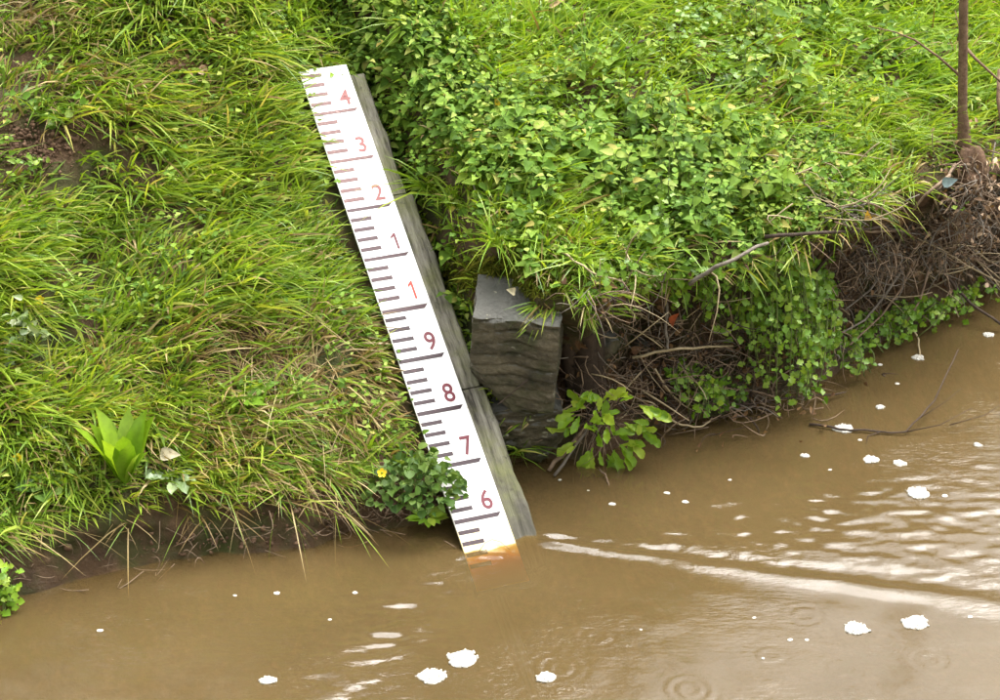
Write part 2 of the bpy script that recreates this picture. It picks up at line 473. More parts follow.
M['num_new'] = paint('crimson_numeral_paint', (.115, .010, .020), (.18, .04, .045), .62)
M['num_old'] = paint('faded_red_numeral_paint', (.23, .065, .06), (.35, .15, .13), .58)
M['num_red'] = paint('orange_red_numeral_paint', (.42, .04, .022), (.5, .10, .06), .62)

def box(x0, x1, y0, y1, z0, z1, bev=0):
    v = [(x0, y0, z0), (x1, y0, z0), (x1, y1, z0), (x0, y1, z0)]
    b = bev
    v += [(x0 , y0 , z1 - b), (x1 , y0 , z1 - b), (x1 , y1, z1 - b), (x0, y1, z1 - b)]
    f = [(3, 2, 1, 0), (0, 1, 5, 4), (1, 2, 6, 5), (2, 3, 7, 6), (3, 0, 4, 7)]
    if b:
        v += [(x0 + b, y0 + b, z1), (x1 - b, y0 + b, z1), (x1 - b, y1 - b, z1), (x0 + b, y1 - b, z1)]
        f += [(4, 5, 9, 8), (5, 6, 10, 9), (6, 7, 11, 10), (7, 4, 8, 11), (8, 9, 10, 11)]
    else:
        f += [(4, 5, 6, 7)]
    return v, f
# plates: 0.5-1.0 m and 1.0 m upwards, butted at the metre mark
plates = []
for (k0, k1, gap) in ((-1.22, 4.0, 0), (4.0, 8.95, .0015)):
    mb = MB(); v, f = box(0, BW, k0 * DIV + gap, k1 * DIV, -.006, 0, .0012); mb.add(v, f)
    p = link('plate', mb.mesh('plate', M['enamel'], False), gauge)
    plates.append(p)
NUMS = ['6', '7', '8', '9', '1', '1', '2', '3', '4']
dg = None
def digit_mesh(ch, mt):
    if ch == '1':       # a straight stem with a short flag
        v = [(.0, 0), (.13, 0), (.13, 1), (.04, 1), (-.20, .80), (-.20, .67), (.0, .80)]
        n_ = len(v); vv = [(x, y, 0) for x, y in v] + [(x, y, .004) for x, y in v]
        return new_mesh('numeral', vv, [tuple(range(n_, 2 * n_))] + [(i, (i + 1) % n_, n_ + (i + 1) % n_, n_ + i) for i in range(n_)], mt)
    cu = bpy.data.curves.new('numeral', 'FONT'); cu.body = ch; cu.size = 1.0; cu.extrude = .004; cu.resolution_u = 6
    cu.offset = .012
    ob = bpy.data.objects.new('numeral_source', cu); col.objects.link(ob)
    bpy.context.view_layer.update()
    me = bpy.data.meshes.new_from_object(ob.evaluated_get(bpy.context.evaluated_depsgraph_get()))
    bpy.data.objects.remove(ob)
    vv = np.array([v.co for v in me.vertices]); mn, mx = vv.min(0), vv.max(0)
    for v in me.vertices:
        v.co.x -= (mn[0] + mx[0]) / 2; v.co.y -= mn[1]
        v.co.y /= (mx[1] - mn[1])
        v.co.x /= .70
    me.materials.clear(); me.materials.append(mt)
    return me
for k in range(-1, 9):
    pl = plates[0] if k <= 4 else plates[1]
    tm = M['tick_new'] if k < 4 else (M['tick_mid'] if k < 6 else M['tick_old'])
    bm = M['tick_new'] if k < 4 else (M['tick_mid'] if k < 7 else M['tick_old'])
    y = k * DIV
    if k >= 0:
        mb = MB(); h = .0135 if k < 5 else .011
        yb = y - h / 2 - (.008 if k == 4 else 0)
        x0, x1 = .002, BW * .90
        v = [(x0, yb, .0002), (x1 - .008, yb, .0002), (x1 + .004, yb + h, .0002), (x0, yb + h, .0002)]
        v += [(a, b, .0012) for a, b, _ in v]
        mb.add(v, [(0, 1, 5, 4), (1, 2, 6, 5), (2, 3, 7, 6), (3, 0, 4, 7), (4, 5, 6, 7)])
        link('division_bar', mb.mesh('division_bar', bm, False), pl)
        ch = NUMS[k]
        nm = M['num_red'] if k == 4 else (M['num_new'] if k < 4 else M['num_old'])
        if k == 5: nm = M['num_new']
        d = link('numeral', digit_mesh(ch, nm), pl)
        hgt = .064 if k < 5 else .058
        d.location = (BW * .735, y + .022, .0006)
        d.scale = (.052, hgt, .2)
    for j in range(1, 5):
        yy = y + j * DIV / 5
        if k == 4 and j == 0: continue
        mb = MB(); v, f = box(.0025, BW * (.43 + .01 * random.uniform(-1, 1)), yy - .0064, yy + .0064, .0002, .0012); mb.add(v, f)
        link('tick_mark', mb.mesh('tick_mark', tm, False), pl if not (k == 4) else plates[1])

# timber beam under the plate, three lengths
m, nt, out = mat('weathered_timber')
tc = N(nt, "ShaderNodeTexCoord"); mp = N(nt, "ShaderNodeMapping"); mp.inputs["Scale"].default_value = (60, 6.5, 60)
nt.links.new(tc.outputs["Object"], mp.inputs[0])
gr = noise(nt, 1.0, 8, .7, mp.outputs[0])
c = ramp(nt, [(.36, (.045, .040, .030)), (.48, (.155, .142, .112)), (.60, (.24, .225, .18)), (.75, (.36, .34, .28))], gr)
sy = N(nt, "ShaderNodeSeparateXYZ"); nt.links.new(tc.outputs["Object"], sy.inputs[0])
alg = maprange(nt, noise(nt, 9, 5), .42, .66, 0, .8)
c = mixc(nt, alg, c, mixc(nt, gr, (.085, .095, .035), (.26, .26, .11)))
c = mixc(nt, maprange(nt, noise(nt, 30, 5, .7), .60, .72, 0, .75), c, (.05, .045, .035))
gp = N(nt, "ShaderNodeNewGeometry"); sp_ = N(nt, "ShaderNodeSeparateXYZ"); nt.links.new(gp.outputs["Position"], sp_.inputs[0])
wz = N(nt, "ShaderNodeMath", operation='ADD'); nt.links.new(sp_.outputs[2], wz.inputs[0]); nt.links.new(maprange(nt, noise(nt, 18, 3), .3, .7, -.04, .04), wz.inputs[1])
c = mixc(nt, maprange(nt, wz.outputs[0], .15, .03, 0, .75), c, (.05, .045, .034))      # soaked foot of the timber
principled(nt, out, c, .75, .25, bump(nt, gr, 1.0, .012))
M['timber'] = m
beam = link('timber_beam', None, gauge)
segs = [(-1.02 * DIV, 2.33 * DIV), (2.33 * DIV, 6.2 * DIV), (6.2 * DIV, 8.75 * DIV)]
for i, (y0, y1) in enumerate(segs):
    nyy = int((y1 - y0) / .03) + 1; nxx = 12; v = []; f = []
    x0, x1 = .045, BEAM - .012 * i + (.004 if i == 1 else 0)
    for a in range(nyy + 1):
        yy = y0 + .002 + (y1 - y0 - .004) * a / nyy
        prof = [(x0, -.16)] + [(x0, -.012)] + [(x0 + (x1 - x0) * t, 0) for t in np.linspace(.03, .96, nxx)] + [(x1, -.010), (x1, -.16)]
        for (px_, pz) in prof:
            edge = px_ > x1 - .02
            jx = float(vnoise(yy * 14, i * 7 + .5, 71)) * .010 * edge + float(vnoise(yy * 45, i * 7 + 3.5, 72)) * .005 * edge
            jz = float(vnoise(yy * 18, px_ * 90, 73)) * .0035 - (.0085 + .002 * (i == 0)) if pz > -.1 else 0
            v.append((px_ + jx, yy, pz + jz))
    w = len(prof)
    for a in range(nyy):
        for b in range(w - 1):
            f.append((a * w + b, a * w + b + 1, (a + 1) * w + b + 1, (a + 1) * w + b))
    f.append(tuple(range(w - 1, -1, -1))); f.append(tuple(range(nyy * w, (nyy + 1) * w)))
    f = [q[::-1] for q in f]
    link('timber', new_mesh('timber', v, f, M['timber'], False), beam)
# ------------------------------------------------------------------ stones and old post in the broken bank
m, nt, out = mat('bank_stone')
g = N(nt, "ShaderNodeNewGeometry"); sn = N(nt, "ShaderNodeSeparateXYZ"); nt.links.new(g.outputs["Normal"], sn.inputs[0])
mp = N(nt, "ShaderNodeMapping"); mp.inputs["Scale"].default_value = (9, 9, 17); mp.inputs["Rotation"].default_value = (.1, -.12, 0)
nt.links.new(g.outputs["Position"], mp.inputs[0])
lay = noise(nt, 1.0, 7, .7, mp.outputs[0])
c = ramp(nt, [(.3, (.032, .026, .014)), (.5, (.115, .094, .055)), (.75, (.28, .235, .155))], lay)
c = mixc(nt, maprange(nt, noise(nt, 11, 5), .48, .66, 0, .8), c, (.055, .062, .018))
lich = maprange(nt, noise(nt, 32, 2, .4), .66, .70)
lt = N(nt, "ShaderNodeMath", operation='MULTIPLY'); nt.links.new(lich, lt.inputs[0]); nt.links.new(maprange(nt, sn.outputs[2], .2, .6), lt.inputs[1])
c = mixc(nt, maprange(nt, sn.outputs[2], .35, .75, 0, .75), c, mixc(nt, lay, (.10, .10, .09), (.27, .27, .25)))   # light from above painted into the grey upper bed face
c = mixc(nt, lt.outputs[0], c, (.55, .52, .38))
principled(nt, out, c, .6, .4, bump(nt, noise(nt, 55, 8, .75), 1.0, .03))
M['stone'] = m
def stone(cen, dims, seed, rot=(0, 0, 0), rnd=.25, amp=.10, label=None, group=None, n=60, cuts=16, rough=1.25):
    lin = np.linspace(-1, 1, n); v = []; f = []
    for ax in range(3):
        for sgn in (-1, 1):
            b = len(v)
            for i in range(n):
                for j in range(n):
                    p = [0, 0, 0]; p[ax] = sgn; p[(ax + 1) % 3] = lin[i] * sgn; p[(ax + 2) % 3] = lin[j]
                    v.append(p)
            for i in range(n - 1):
                for j in range(n - 1):
                    f.append((b + i * n + j, b + (i + 1) * n + j, b + (i + 1) * n + j + 1, b + i * n + j + 1))
    v = np.array(v, float); sph = nrmz(v)
    p = v * (1 - rnd) + sph * rnd * 1.25
    d = fbm(p[:, 0] * 1.7 + p[:, 2] * .9 + seed, p[:, 1] * 1.7 - p[:, 2] * 1.3, seed) * amp * 2
    d += (vnoise(p[:, 2] * 5.5 + seed, (p[:, 0] + p[:, 1]) * .8, seed + 3)) * amp * .9
    d += vnoise(p[:, 0] * 6 + p[:, 2] * 5, p[:, 1] * 6 - p[:, 2] * 4, seed + 5) * amp * .5
    p = p + sph * d[:, None] * .7
    r2 = random.Random(seed)
    for k in range(cuts):                                # broken facets
        dd = nrmz(np.array([r2.gauss(0, 1), r2.gauss(0, 1), r2.gauss(0, .8)])); h_ = r2.uniform(.96, 1.2)
        p = p - np.maximum(0, p @ dd - h_)[:, None] * dd * .92
    st = p[:, 2] * 4.2 + .5 * fbm(p[:, 0] * 1.2 + seed, p[:, 1] * 1.2, seed + 9)   # bedding layers weathered back
    lay_ = np.abs(st - np.floor(st) - .5) * 2
    p = p - nrmz(p * np.array([1, 1, .15])) * (np.clip(lay_ - .72, 0, 1) * .42 * (.6 + vnoise(p[:, 0] * 3, p[:, 2] * 3 + p[:, 1] * 3, seed + 4)))[:, None]
    p = p + sph * (fbm(p[:, 0] * 5 + p[:, 2] * 9, p[:, 1] * 5 - p[:, 2] * 8, seed + 6, 4) * amp * rough)[:, None]
    p = p * np.array(dims) / 2
    me = new_mesh('stone', p, np.array(f), M['stone'], True)
    o = link('stone', me, None, label, 'stone', group)
    o.location = cen; o.rotation_euler = rot
    return o
s0 = on_z(515, 446)
def bank(da, dr, z):
    return Vector(s0 + EV * da + NV * dr + np.array([0, 0, z]))
stone(bank(-.012, -.035, .405), (.265, .31, .33), 3, (R(9), R(4), R(-3)), .07, .055, 'large squared grey stone with pale top set in the bank beside the gauge', cuts=5, rough=.9)
stone(bank(.01, -.01, .12), (.25, .26, .22), 8, (R(5), R(-6), R(6)), .16, .08, 'rough brown stone low down beneath the squared grey stone', cuts=8, rough=.9)
stone(bank(-.13, .13, .08), (.13, .16, .16), 12, (0, R(12), .3), .4, .12, 'small dark stone wedged in the shadow between the beam and the larger stones')
q = at(606, 345, .02); stone(q, (.075, .07, .085), 15, (.2, .1, .5), .5, .12, 'fist-sized grey stone lodged beside the rotten post', n=10)
q = at(641, 347, .02); stone(q, (.05, .05, .045), 17, (.2, .3, .5), .5, .12, 'small grey pebble caught in the debris right of the rotten post', n=10)

q = at(583, 385, .03)
mb = MB()
for k, (dx, r0, h) in enumerate(((0, .042, .34), (.035, .026, .31), (-.036, .024, .26), (.012, .03, .30))):
    pts = []; rr = []
    for i in range(12):
        t = i / 11
        pts.append((q.x + dx + .012 * math.sin(3 * t + k), q.y + (.03 if k == 3 else 0), q.z - .10 + (h + .08) * t)); rr.append(r0 * (1.1 - .25 * t + .1 * math.sin(9 * t + k)))
    mb.tube(pts, rr, 9)
o = link('rotten_post', mb.mesh('rotten_post', M['timber_dark'], True), None, 'dark rotten upright timber post right of the squared grey stone', 'post')

# ------------------------------------------------------------------ leaf shapes
def leaf_shape(kind):
    """returns verts, tris: base at origin, along +Y, length 1, face up +Z"""
    if kind == 'ovate':   out_ = [(0, .02), (.10, .25), (.30, .325), (.60, .23), (1.0, 0)]
    elif kind == 'oblong': out_ = [(0, .025), (.14, .05), (.28, .13), (.40, .12), (.54, .20), (.66, .17), (.80, .21), (.92, .15), (1.0, .03)]
    elif kind == 'lance': out_ = [(0, .03), (.2, .11), (.5, .155), (.8, .10), (1.0, 0)]
    elif kind == 'round':  out_ = [(0, .05), (.12, .38), (.45, .50), (.8, .38), (1.0, .06)]
    elif kind == 'lobed': out_ = [(0, .02), (.14, .05), (.25, .30), (.38, .12), (.55, .42), (.78, .30), (1.0, .03)]
    elif kind == 'ivy':   out_ = [(0, .04), (-.05, .38), (.30, .36), (.42, .50), (.62, .22), (1.0, 0)]
    v = []; f = []
    for (y, w) in out_:
        zc = -(.26 if kind == 'ovate' else .16) * y * y; fo = .45 if kind == 'ovate' else .28
        v += [(-w, y, zc + w * fo), (0, y, zc), (w, y, zc + w * fo)]
    for i in range(len(out_) - 1):
        b = i * 3
        for c in (0, 1):
            a0, a1, b0_, b1 = b + c, b + c + 1, b + 3 + c, b + 4 + c
            f += [(a0, a1, b1), (a0, b1, b0_)]
    if kind == 'oblong':
        v = [(x, y, z * 1.5 + (.05 * math.sin(y * 15 + (x > 0) * 2.2) if x else -.03)) for x, y, z in v]
    if kind == 'lance':
        v = [(x, y, z + .03 * math.sin(y * 17 + (x > 0) * 2) * abs(x) / .1) for x, y, z in v]
    return np.array(v, float), np.array(f, int)
LEAF = {k: leaf_shape(k) for k in ('ovate', 'oblong', 'lance', 'round', 'ivy', 'lobed')}
def leaf_mesh(kind, mt):
    v, f = LEAF[kind]; return new_mesh('leaf', v, f, mt, True)

def leaves_bulk(base, axis, nrm, length, kind, wscale=1.0):
    """many leaves in one go -> verts, tris"""
    v, f = LEAF[kind]
    ax = nrmz(axis); nr = nrm - (np.sum(nrm * ax, -1, keepdims=True)) * ax; nr = nrmz(nr); sd_ = np.cross(ax, nr)
    L = length[:, None, None]
    P = base[:, None, :] + L * (v[None, :, 0:1] * sd_[:, None, :] * wscale + v[None, :, 1:2] * ax[:, None, :] + v[None, :, 2:3] * nr[:, None, :])
    F = f[None] + (np.arange(len(base)) * len(v))[:, None, None]
    return P.reshape(-1, 3), F.reshape(-1, 3)

def blades(base, d, bend, length, width, side):
    """grass blades: base N,3; d start direction; bend added with s^2"""
    S = [0, .38, .74, 1.0]; Wd = [.8, 1.0, .62, 0]
    sd_ = nrmz(side - np.sum(side * d, -1, keepdims=True) * d)
    n = len(base); V = np.zeros((n, 7, 3)); k = 0
    for s, w in zip(S, Wd):
        c = base + length[:, None] * (s * d + s * s * bend)
        if w > 0:
            V[:, k] = c - sd_ * (width * w / 2)[:, None]; V[:, k + 1] = c + sd_ * (width * w / 2)[:, None]; k += 2
        else:
            V[:, k] = c; k += 1
    T = np.array([(0, 1, 3), (0, 3, 2), (2, 3, 5), (2, 5, 4), (4, 5, 6)])
    F = T[None] + (np.arange(n) * 7)[:, None, None]
    return V.reshape(-1, 3), F.reshape(-1, 3)

def join(parts):
    vs_, fs_, b = [], [], 0
    for v, f in parts:
        vs_.append(v); fs_.append(f + b); b += len(v)
    return np.concatenate(vs_), np.concatenate(fs_)

# ------------------------------------------------------------------ grass and ground cover
def blob(u, v, x, y, rx, ry):
    return np.exp(-(((u - x) / rx) ** 2 + ((v - y) / ry) ** 2))
def bare(u, v):
    b = 0
    for (x, y, rx, ry, s) in ((28, 146, 52, 30, 1.4), (80, 139, 30, 22, .9), (180, 66, 30, 15, 1.3), (225, 25, 18, 10, 1.0), (115, 185, 40, 16, .6), (25, 12, 42, 14, .7),
                              (545, 4, 25, 8, 1.0), (360, 405, 70, 28, 1.0), (290, 350, 90, 18, .85), (310, 440, 70, 20, .75), (240, 375, 60, 14, .6), (200, 400, 60, 16, .35), (150, 85, 60, 12, .3),
                              (690, 55, 60, 20, .3), (400, 500, 60, 26, 1.1), (320, 510, 90, 22, .9), (150, 560, 120, 14, .6), (300, 385, 110, 30, .35), (180, 150, 40, 20, .35), (800, 168, 40, 26, .75), (855, 200, 45, 14, .7), (940, 180, 50, 60, .9), (980, 240, 60, 60, 1.2)):
        b = b + s * blob(u, v, x, y, rx, ry)
    return np.clip(b, 0, 1)
def dryness(u, v):
    b = .06
    for (x, y, rx, ry, s) in ((340, 385, 110, 45, .75), (260, 350, 130, 28, .5), (230, 440, 130, 30, .45), (25, 15, 60, 16, .9), (50, 70, 50, 22, .45), (160, 100, 70, 25, .3), (330, 500, 120, 30, .5),
                              (780, 150, 60, 50, .3), (120, 555, 120, 20, .45), (700, 45, 80, 25, .2)):
        b = b + s * blob(u, v, x, y, rx, ry)
    return np.clip(b * .75, 0, .8)
def nettleness(u, v):
    b = 0
    for (x, y, rx, ry, s) in ((385, 95, 30, 40, 1.2), (405, 150, 28, 40, 1.0), (410, 120, 55, 55, 1.0), (500, 130, 90, 40, 1), (600, 150, 110, 75, 1.1), (700, 160, 90, 80, 1.0), (680, 230, 110, 55, 1.1), (770, 230, 60, 50, .9), (560, 70, 160, 26, .25), (800, 50, 120, 40, .35), (740, 100, 80, 40, .45)):
        b = np.maximum(b, s * blob(u, v, x, y, rx, ry))
    return np.clip(b * 1.35, 0, 1)

def sample(n, a0, a1, t0, t1):
    """points spread evenly over the bank surface"""
    tt = np.linspace(t0, t1, 400)
    res_p, res_n, res_a = [], [], []
    a = rng.uniform(a0, a1, n); u = rng.uniform(0, 1, n)
    wl = np.r_[0, np.cumsum(np.hypot(*np.diff(_prof(PL, tt), axis=0).T))]; wr = np.r_[0, np.cumsum(np.hypot(*np.diff(_prof(PR, tt), axis=0).T))]
    t = np.where(a < AB + .22, np.interp(u * wl[-1], wl, tt), np.interp(u * wr[-1], wr, tt))
    p, nr = surf_n(a, t)
    return a, t, p, nr
def off_gauge(a, p, left=.022, right=.02):
    r = p @ NV - GB @ NV
    left = left + .012 * sstep(.5, 1.0, r)
    return ~((a > AB - left) & (a < AB + BEAM + right) & (r < 9.05 * DIV * math.cos(SLOPE)))

def grass_set(n, a0, a1, t0, t1, keep, Lr, Wr, lean, spread, upb, seed, per=7):
    """tufts of blades: returns base, dir, bend, length, width, side"""
    a, t, p, nr = sample(n, a0, a1, t0, t1)
    u, v = pix(p)
    k = keep(u, v, a, t) > rng.uniform(0, 1, n)
    k &= off_gauge(a, p)
    a, t, p, nr, u, v = a[k], t[k], p[k], nr[k], u[k], v[k]
    tuftlen = rng.uniform(.55, 1.25, len(a)) * (1 + .7 * fbm(p[:, 0] * 3, p[:, 1] * 3, seed))
    c = rng.integers(max(2, per - 4), per + 5, len(a))
    ii = np.repeat(np.arange(len(a)), c); m_ = len(ii)
    off_ = rng.normal(0, .012, (m_, 2))
    base = p[ii] + off_[:, 0:1] * EV + off_[:, 1:2] * (NV * .84 + np.array([0, 0, .54])) - nr[ii] * .006
    ang = vnoise(p[:, 0] * 1.7, p[:, 1] * 1.7, seed + 5) * 5 + vnoise(p[:, 0] * 5, p[:, 1] * 5, seed + 8) * 3
    ldir = np.stack([np.cos(ang), np.sin(ang), 0 * ang], -1) * .75 + np.array(lean)
    rd = rng.normal(0, 1, (m_, 3)); rd[:, 2] *= .3
    d = nrmz(np.array([0, 0, 1.0]) * upb + nr[ii] * .5 + ldir[ii] * rng.uniform(.3, 1.2, (m_, 1)) + rd * spread)
    L = rng.uniform(Lr[0], Lr[1], m_) * tuftlen[ii]
    W = rng.uniform(Wr[0], Wr[1], m_)
    rg = p[:, :] @ NV - GB @ NV; top = 8.9 * DIV * math.cos(SLOPE)
    dg_ = np.hypot(np.maximum(0, np.maximum(AB - a, a - AB - BEAM)), np.maximum(0, rg - top))       # trodden short round the gauge
    L = L * np.clip(.30 + dg_ / .26, .3, 1)[ii]
    bend = (ldir[ii] * .35 + rd * .25) * rng.uniform(.2, 1, (m_, 1)) + np.array([0, 0, -1]) * rng.uniform(.15, .75, (m_, 1))
    view = nrmz(CAM[None] * 0 + np.array([0.2, -1, .7])) 
    side = np.cross(d, nrmz(rng.normal(0, 1, (m_, 3)) * .8 + np.array([0, -.7, .8])))
    return [base, d, bend, L, W, side], (u[ii], v[ii], a[ii], t[ii])

def split_build(name, G, dry, mats, label, cat):
    n = len(G[0]); isdry = rng.uniform(0, 1, n) < dry
    V, F = blades(*G)
    mi = np.repeat(isdry.astype(int), 5)
    me = new_mesh(name, V, F, mats, True, mi)
    return link(name, me, None, label, cat, None, 'stuff')

# left bank: long lush grass leaning down the slope and downstream
def keepL(u, v, a, t):
    tuft = .45 + 1.1 * fbm(u / 46, v / 34, 81)
    k = (1 - .93 * bare(u, v)) * np.clip(tuft * 1.4 + .22, .05, 1)
    for (x, y, r_) in ((125, 455, 30), (22, 325, 40), (243, 400, 22), (172, 482, 22), (45, 490, 26), (45, 110, 30), (40, 172, 26)):
        k = k * (1 - .75 * blob(u, v, x, y + 14, r_, r_ * .8))
    k = k * sstep(9.8, 11.8, t)
    return np.where(a < AB + .12, k, 0)
G, (u, v, a, t) = grass_set(16500, AB - 2.7, AB + .15, 8.8, 16.3, keepL, (.06, .165), (.004, .0105), (.28, -.22, .02), .36, .70, 101, 7)
split_build('bank_grass', G, dryness(u, v), [M['grass'], M['straw']], 'long green meadow grass covering the sloping bank left of the gauge', 'grass')
# overhanging fringe at the water's edge
def keepE(u, v, a, t):
    return np.where(a < AB - .02, (.55 + .8 * vnoise(a * 6, a * 0, 3)) * np.where(u < 290, 1.8, .8), 0)
G, (u, v, a, t) = grass_set(1500, AB - 2.4, AB - .0, 11.0, 12.6, keepE, (.05, .125), (.0035, .007), (.25, -.75, -.1), .35, .3, 131, 6)
split_build('fringe_grass', G, dryness(u, v) * .8, [M['grass'], M['straw']], 'grass fringe drooping over the muddy edge at the water left of the gauge', 'grass')
# low matted straw and dead stems in the worn band
def keepD(u, v, a, t):
    return np.clip(dryness(u, v) * 1.2, 0, 1)
G, (u, v, a, t) = grass_set(7000, AB - 2.4, AB + .1, 9.3, 16, keepD, (.06, .15), (.002, .0045), (.5, -.3, -.1), .8, .08, 151, 5)
split_build('matted_straw', G, .72, [M['grass'], M['straw']], 'matted dry straw lying in the worn grass of the left bank', 'straw')
# top of the bank and right bank
def keepR(u, v, a, t):
    k = (1 - .85 * bare(u, v)) * (1 - .72 * nettleness(u, v))
    k = k * sstep(11.2, 12.2, t)
    return np.where(a > AB + .12, k, 0)
G, (u, v, a, t) = grass_set(12500, AB + .12, AB + 3.4, 11.0, 16.4, keepR, (.07, .17), (.004, .009), (.05, -.35, .05), .45, .9, 171, 7)
split_build('upper_bank_grass', G, dryness(u, v) * .7, [M['grass_fresh'], M['straw']], 'bright green grass growing on the upper bank right of the gauge', 'grass')
# field beyond, thinner
def keepF(u, v, a, t): return np.ones_like(u)
G, (u, v, a, t) = grass_set(5000, AB - 3.4, AB + 3.6, 16.2, 17.1, keepF, (.08, .18), (.005, .009), (.05, -.1, .05), .45, .9, 191, 6)
split_build('field_grass', G, .1, [M['grass'], M['straw']], 'field grass beyond the top of the bank', 'grass')

# nettle bed: stems with opposite pairs of toothed leaves
def nettles(p, nr, hgt, size, nodes=4):
    n = len(p); parts = []; stems = []
    lean = nr * .35 + rng.normal(0, .22, (n, 3)) + np.array([0, -.15, .9]); lean = nrmz(lean)
    ph = rng.uniform(0, 6.28, n)
    for k in range(nodes):
        f_ = .35 + .65 * k / (nodes - 1)
        c = p + lean * (hgt * f_)[:, None]
        sz = size * (1.0, 1.1, .95, .6, .5)[k if nodes > 3 else k + 1]
        for sgn in (0, math.pi):
            a_ = ph + k * 1.571 + sgn + rng.normal(0, .25, n)
            ax = np.stack([np.cos(a_), np.sin(a_), rng.uniform(-.55, .25, n) + .1 * k], -1)
            nn_ = np.array([0, -.25, 1.0]) + rng.normal(0, .28, (n, 3))
            parts.append((c + nrmz(ax) * .004, ax, nn_, sz * rng.uniform(.75, 1.2, n)))
    return parts, lean
a, t, p, nr = sample(9000, AB + .2, AB + 3.4, 11.2, 16.4)
u, v = pix(p)
k = (nettleness(u, v) * (1 - bare(u, v)) * np.clip(.62 + 1.5 * fbm(u / 34, v / 26, 201), .04, 1) > rng.uniform(0, 1, len(a))) & off_gauge(a, p, 0, .015)
p, nr = p[k], nr[k]
hg = rng.uniform(.04, .17, len(p)) * (1 + 1.1 * fbm(p[:, 0] * 4.5, p[:, 1] * 4.5, 211)); sz = rng.uniform(.020, .050, len(p)) * (1 + .5 * fbm(p[:, 0] * 3, p[:, 1] * 3, 213))
parts, lean = nettles(p, nr, hg, sz)
sel = fbm(p[:, 0] * 3.4, p[:, 1] * 3.4, 231) > .12
lv = [leaves_bulk(*[w_[~sel] for w_ in q_], 'ovate', 1.05) for q_ in parts]
V, F = join([leaves_bulk(q_[0][sel] - np.array([0, 0, .03]), q_[1][sel], q_[2][sel], q_[3][sel] * rng.uniform(.5, .95, int(sel.sum())), 'lobed', 1.0) for q_ in parts])
link('ground_ivy', new_mesh('ground_ivy', V, F, M['cress_bulk'], True), None, 'patches of small lobed weeds growing among the nettles', 'weeds', None, 'stuff')
ns = max(1, len(p)); SB = MB()
for i in range(0, ns, 2): SB.tube([p[i], p[i] + lean[i] * hg[i] * .98], [.0018, .001], 3)
link('nettle_stems', SB.mesh('nettle_stems', M['stem']), None, 'thin green stems under the nettle leaves', 'stems', None, 'stuff')
V, F = join(lv)
link('nettle_bed', new_mesh('nettle_bed', V, F, M['nettle'], True), None, 'dense bed of green nettles covering the bank right of the gauge', 'nettles', None, 'stuff')
# shorter nettles crowding the shoulder right beside the beam
a, t, p, nr = sample(1500, AB + BEAM + .005, AB + .50, 11.6, 16.2)
u, v = pix(p); k = (v < 190) | (rng.uniform(0, 1, len(a)) < .25)
p, nr = p[k], nr[k]; hg = rng.uniform(.02, .12, len(p)); sz = rng.uniform(.022, .046, len(p))
parts, lean = nettles(p, nr, hg, sz)
V, F = join([leaves_bulk(*q_, 'ovate', 1.05) for q_ in parts])
link('shoulder_nettles', new_mesh('shoulder_nettles', V, F, M['nettle'], True), None, 'low nettles crowding the right side of the gauge beam', 'nettles', None, 'stuff')
G, (u, v, a, t) = grass_set(1500, AB + BEAM + .01, AB + .75, 11.2, 14.2, lambda u, v, a, t: np.ones_like(u), (.05, .13), (.004, .009), (-.05, -.35, .05), .5, .8, 181, 6)
split_build('shoulder_grass', G, .12, [M['grass_fresh'], M['straw']], 'grass on the shoulder of the bank between the beam and the nettles', 'grass')
# turf and weeds hanging over the broken edge
G, (u, v, a, t) = grass_set(2600, AB + .34, AB + 3.3, 10.6, 12.6, lambda u, v, a, t: np.where(u < 940, .5 + .9 * vnoise(a * 7, t * 2, 77), .1), (.05, .13), (.0035, .0085), (0, -.6, -.15), .5, .35, 187, 5)
split_build('edge_turf', G, .22, [M['grass'], M['straw']], 'turf hanging over the edge of the broken bank', 'grass')
a, t, p, nr = sample(900, AB + .6, AB + 2.3, 10.8, 12.8)
u, v = pix(p); k = (u > 600) & (u < 880) & (rng.uniform(0, 1, len(a)) < .75); p, nr = p[k], nr[k]
parts, lean = nettles(p, nrmz(nr + np.array([0, -.6, 0])), rng.uniform(.03, .10, len(p)), rng.uniform(.018, .036, len(p)))
V, F = join([leaves_bulk(*q_, 'ovate', 1.05) for q_ in parts])
link('edge_nettles', new_mesh('edge_nettles', V, F, M['nettle'], True), None, 'small nettles growing on the edge of the broken bank', 'nettles', None, 'stuff')
# low broad-leaved weeds among the grass on both sides
a, t, p, nr = sample(6500, AB - 2.6, AB + 3.3, 10.8, 16.3)
u, v = pix(p)
wk = np.clip(vnoise(p[:, 0] * 3.1, p[:, 1] * 3.1, 221) * 2.2, 0, 1) * .7 + .06
k = (wk > rng.uniform(0, 1, len(a))) & off_gauge(a, p, .02, .03)
p, nr = p[k], nr[k]
lv = []
for j in range(5):
    n = len(p); a_ = rng.uniform(0, 6.28, n)
    ax = np.stack([np.cos(a_), np.sin(a_), rng.uniform(.0, .8, n)], -1)
    lv.append(leaves_bulk(p + nr * rng.uniform(.02, .09, (n, 1)) + rng.normal(0, .02, (n, 3)) * np.array([1, 1, .2]), ax, np.array([0, -.3, 1.0]) + rng.normal(0, .3, (n, 3)), rng.uniform(.012, .027, n), 'lobed' if j % 2 else 'ovate', 1.0))
V, F = join(lv)
link('creeping_weeds', new_mesh('creeping_weeds', V, F, M['nettle'], True), None, 'small round-leaved weeds creeping through the bank grass', 'weeds', None, 'stuff')

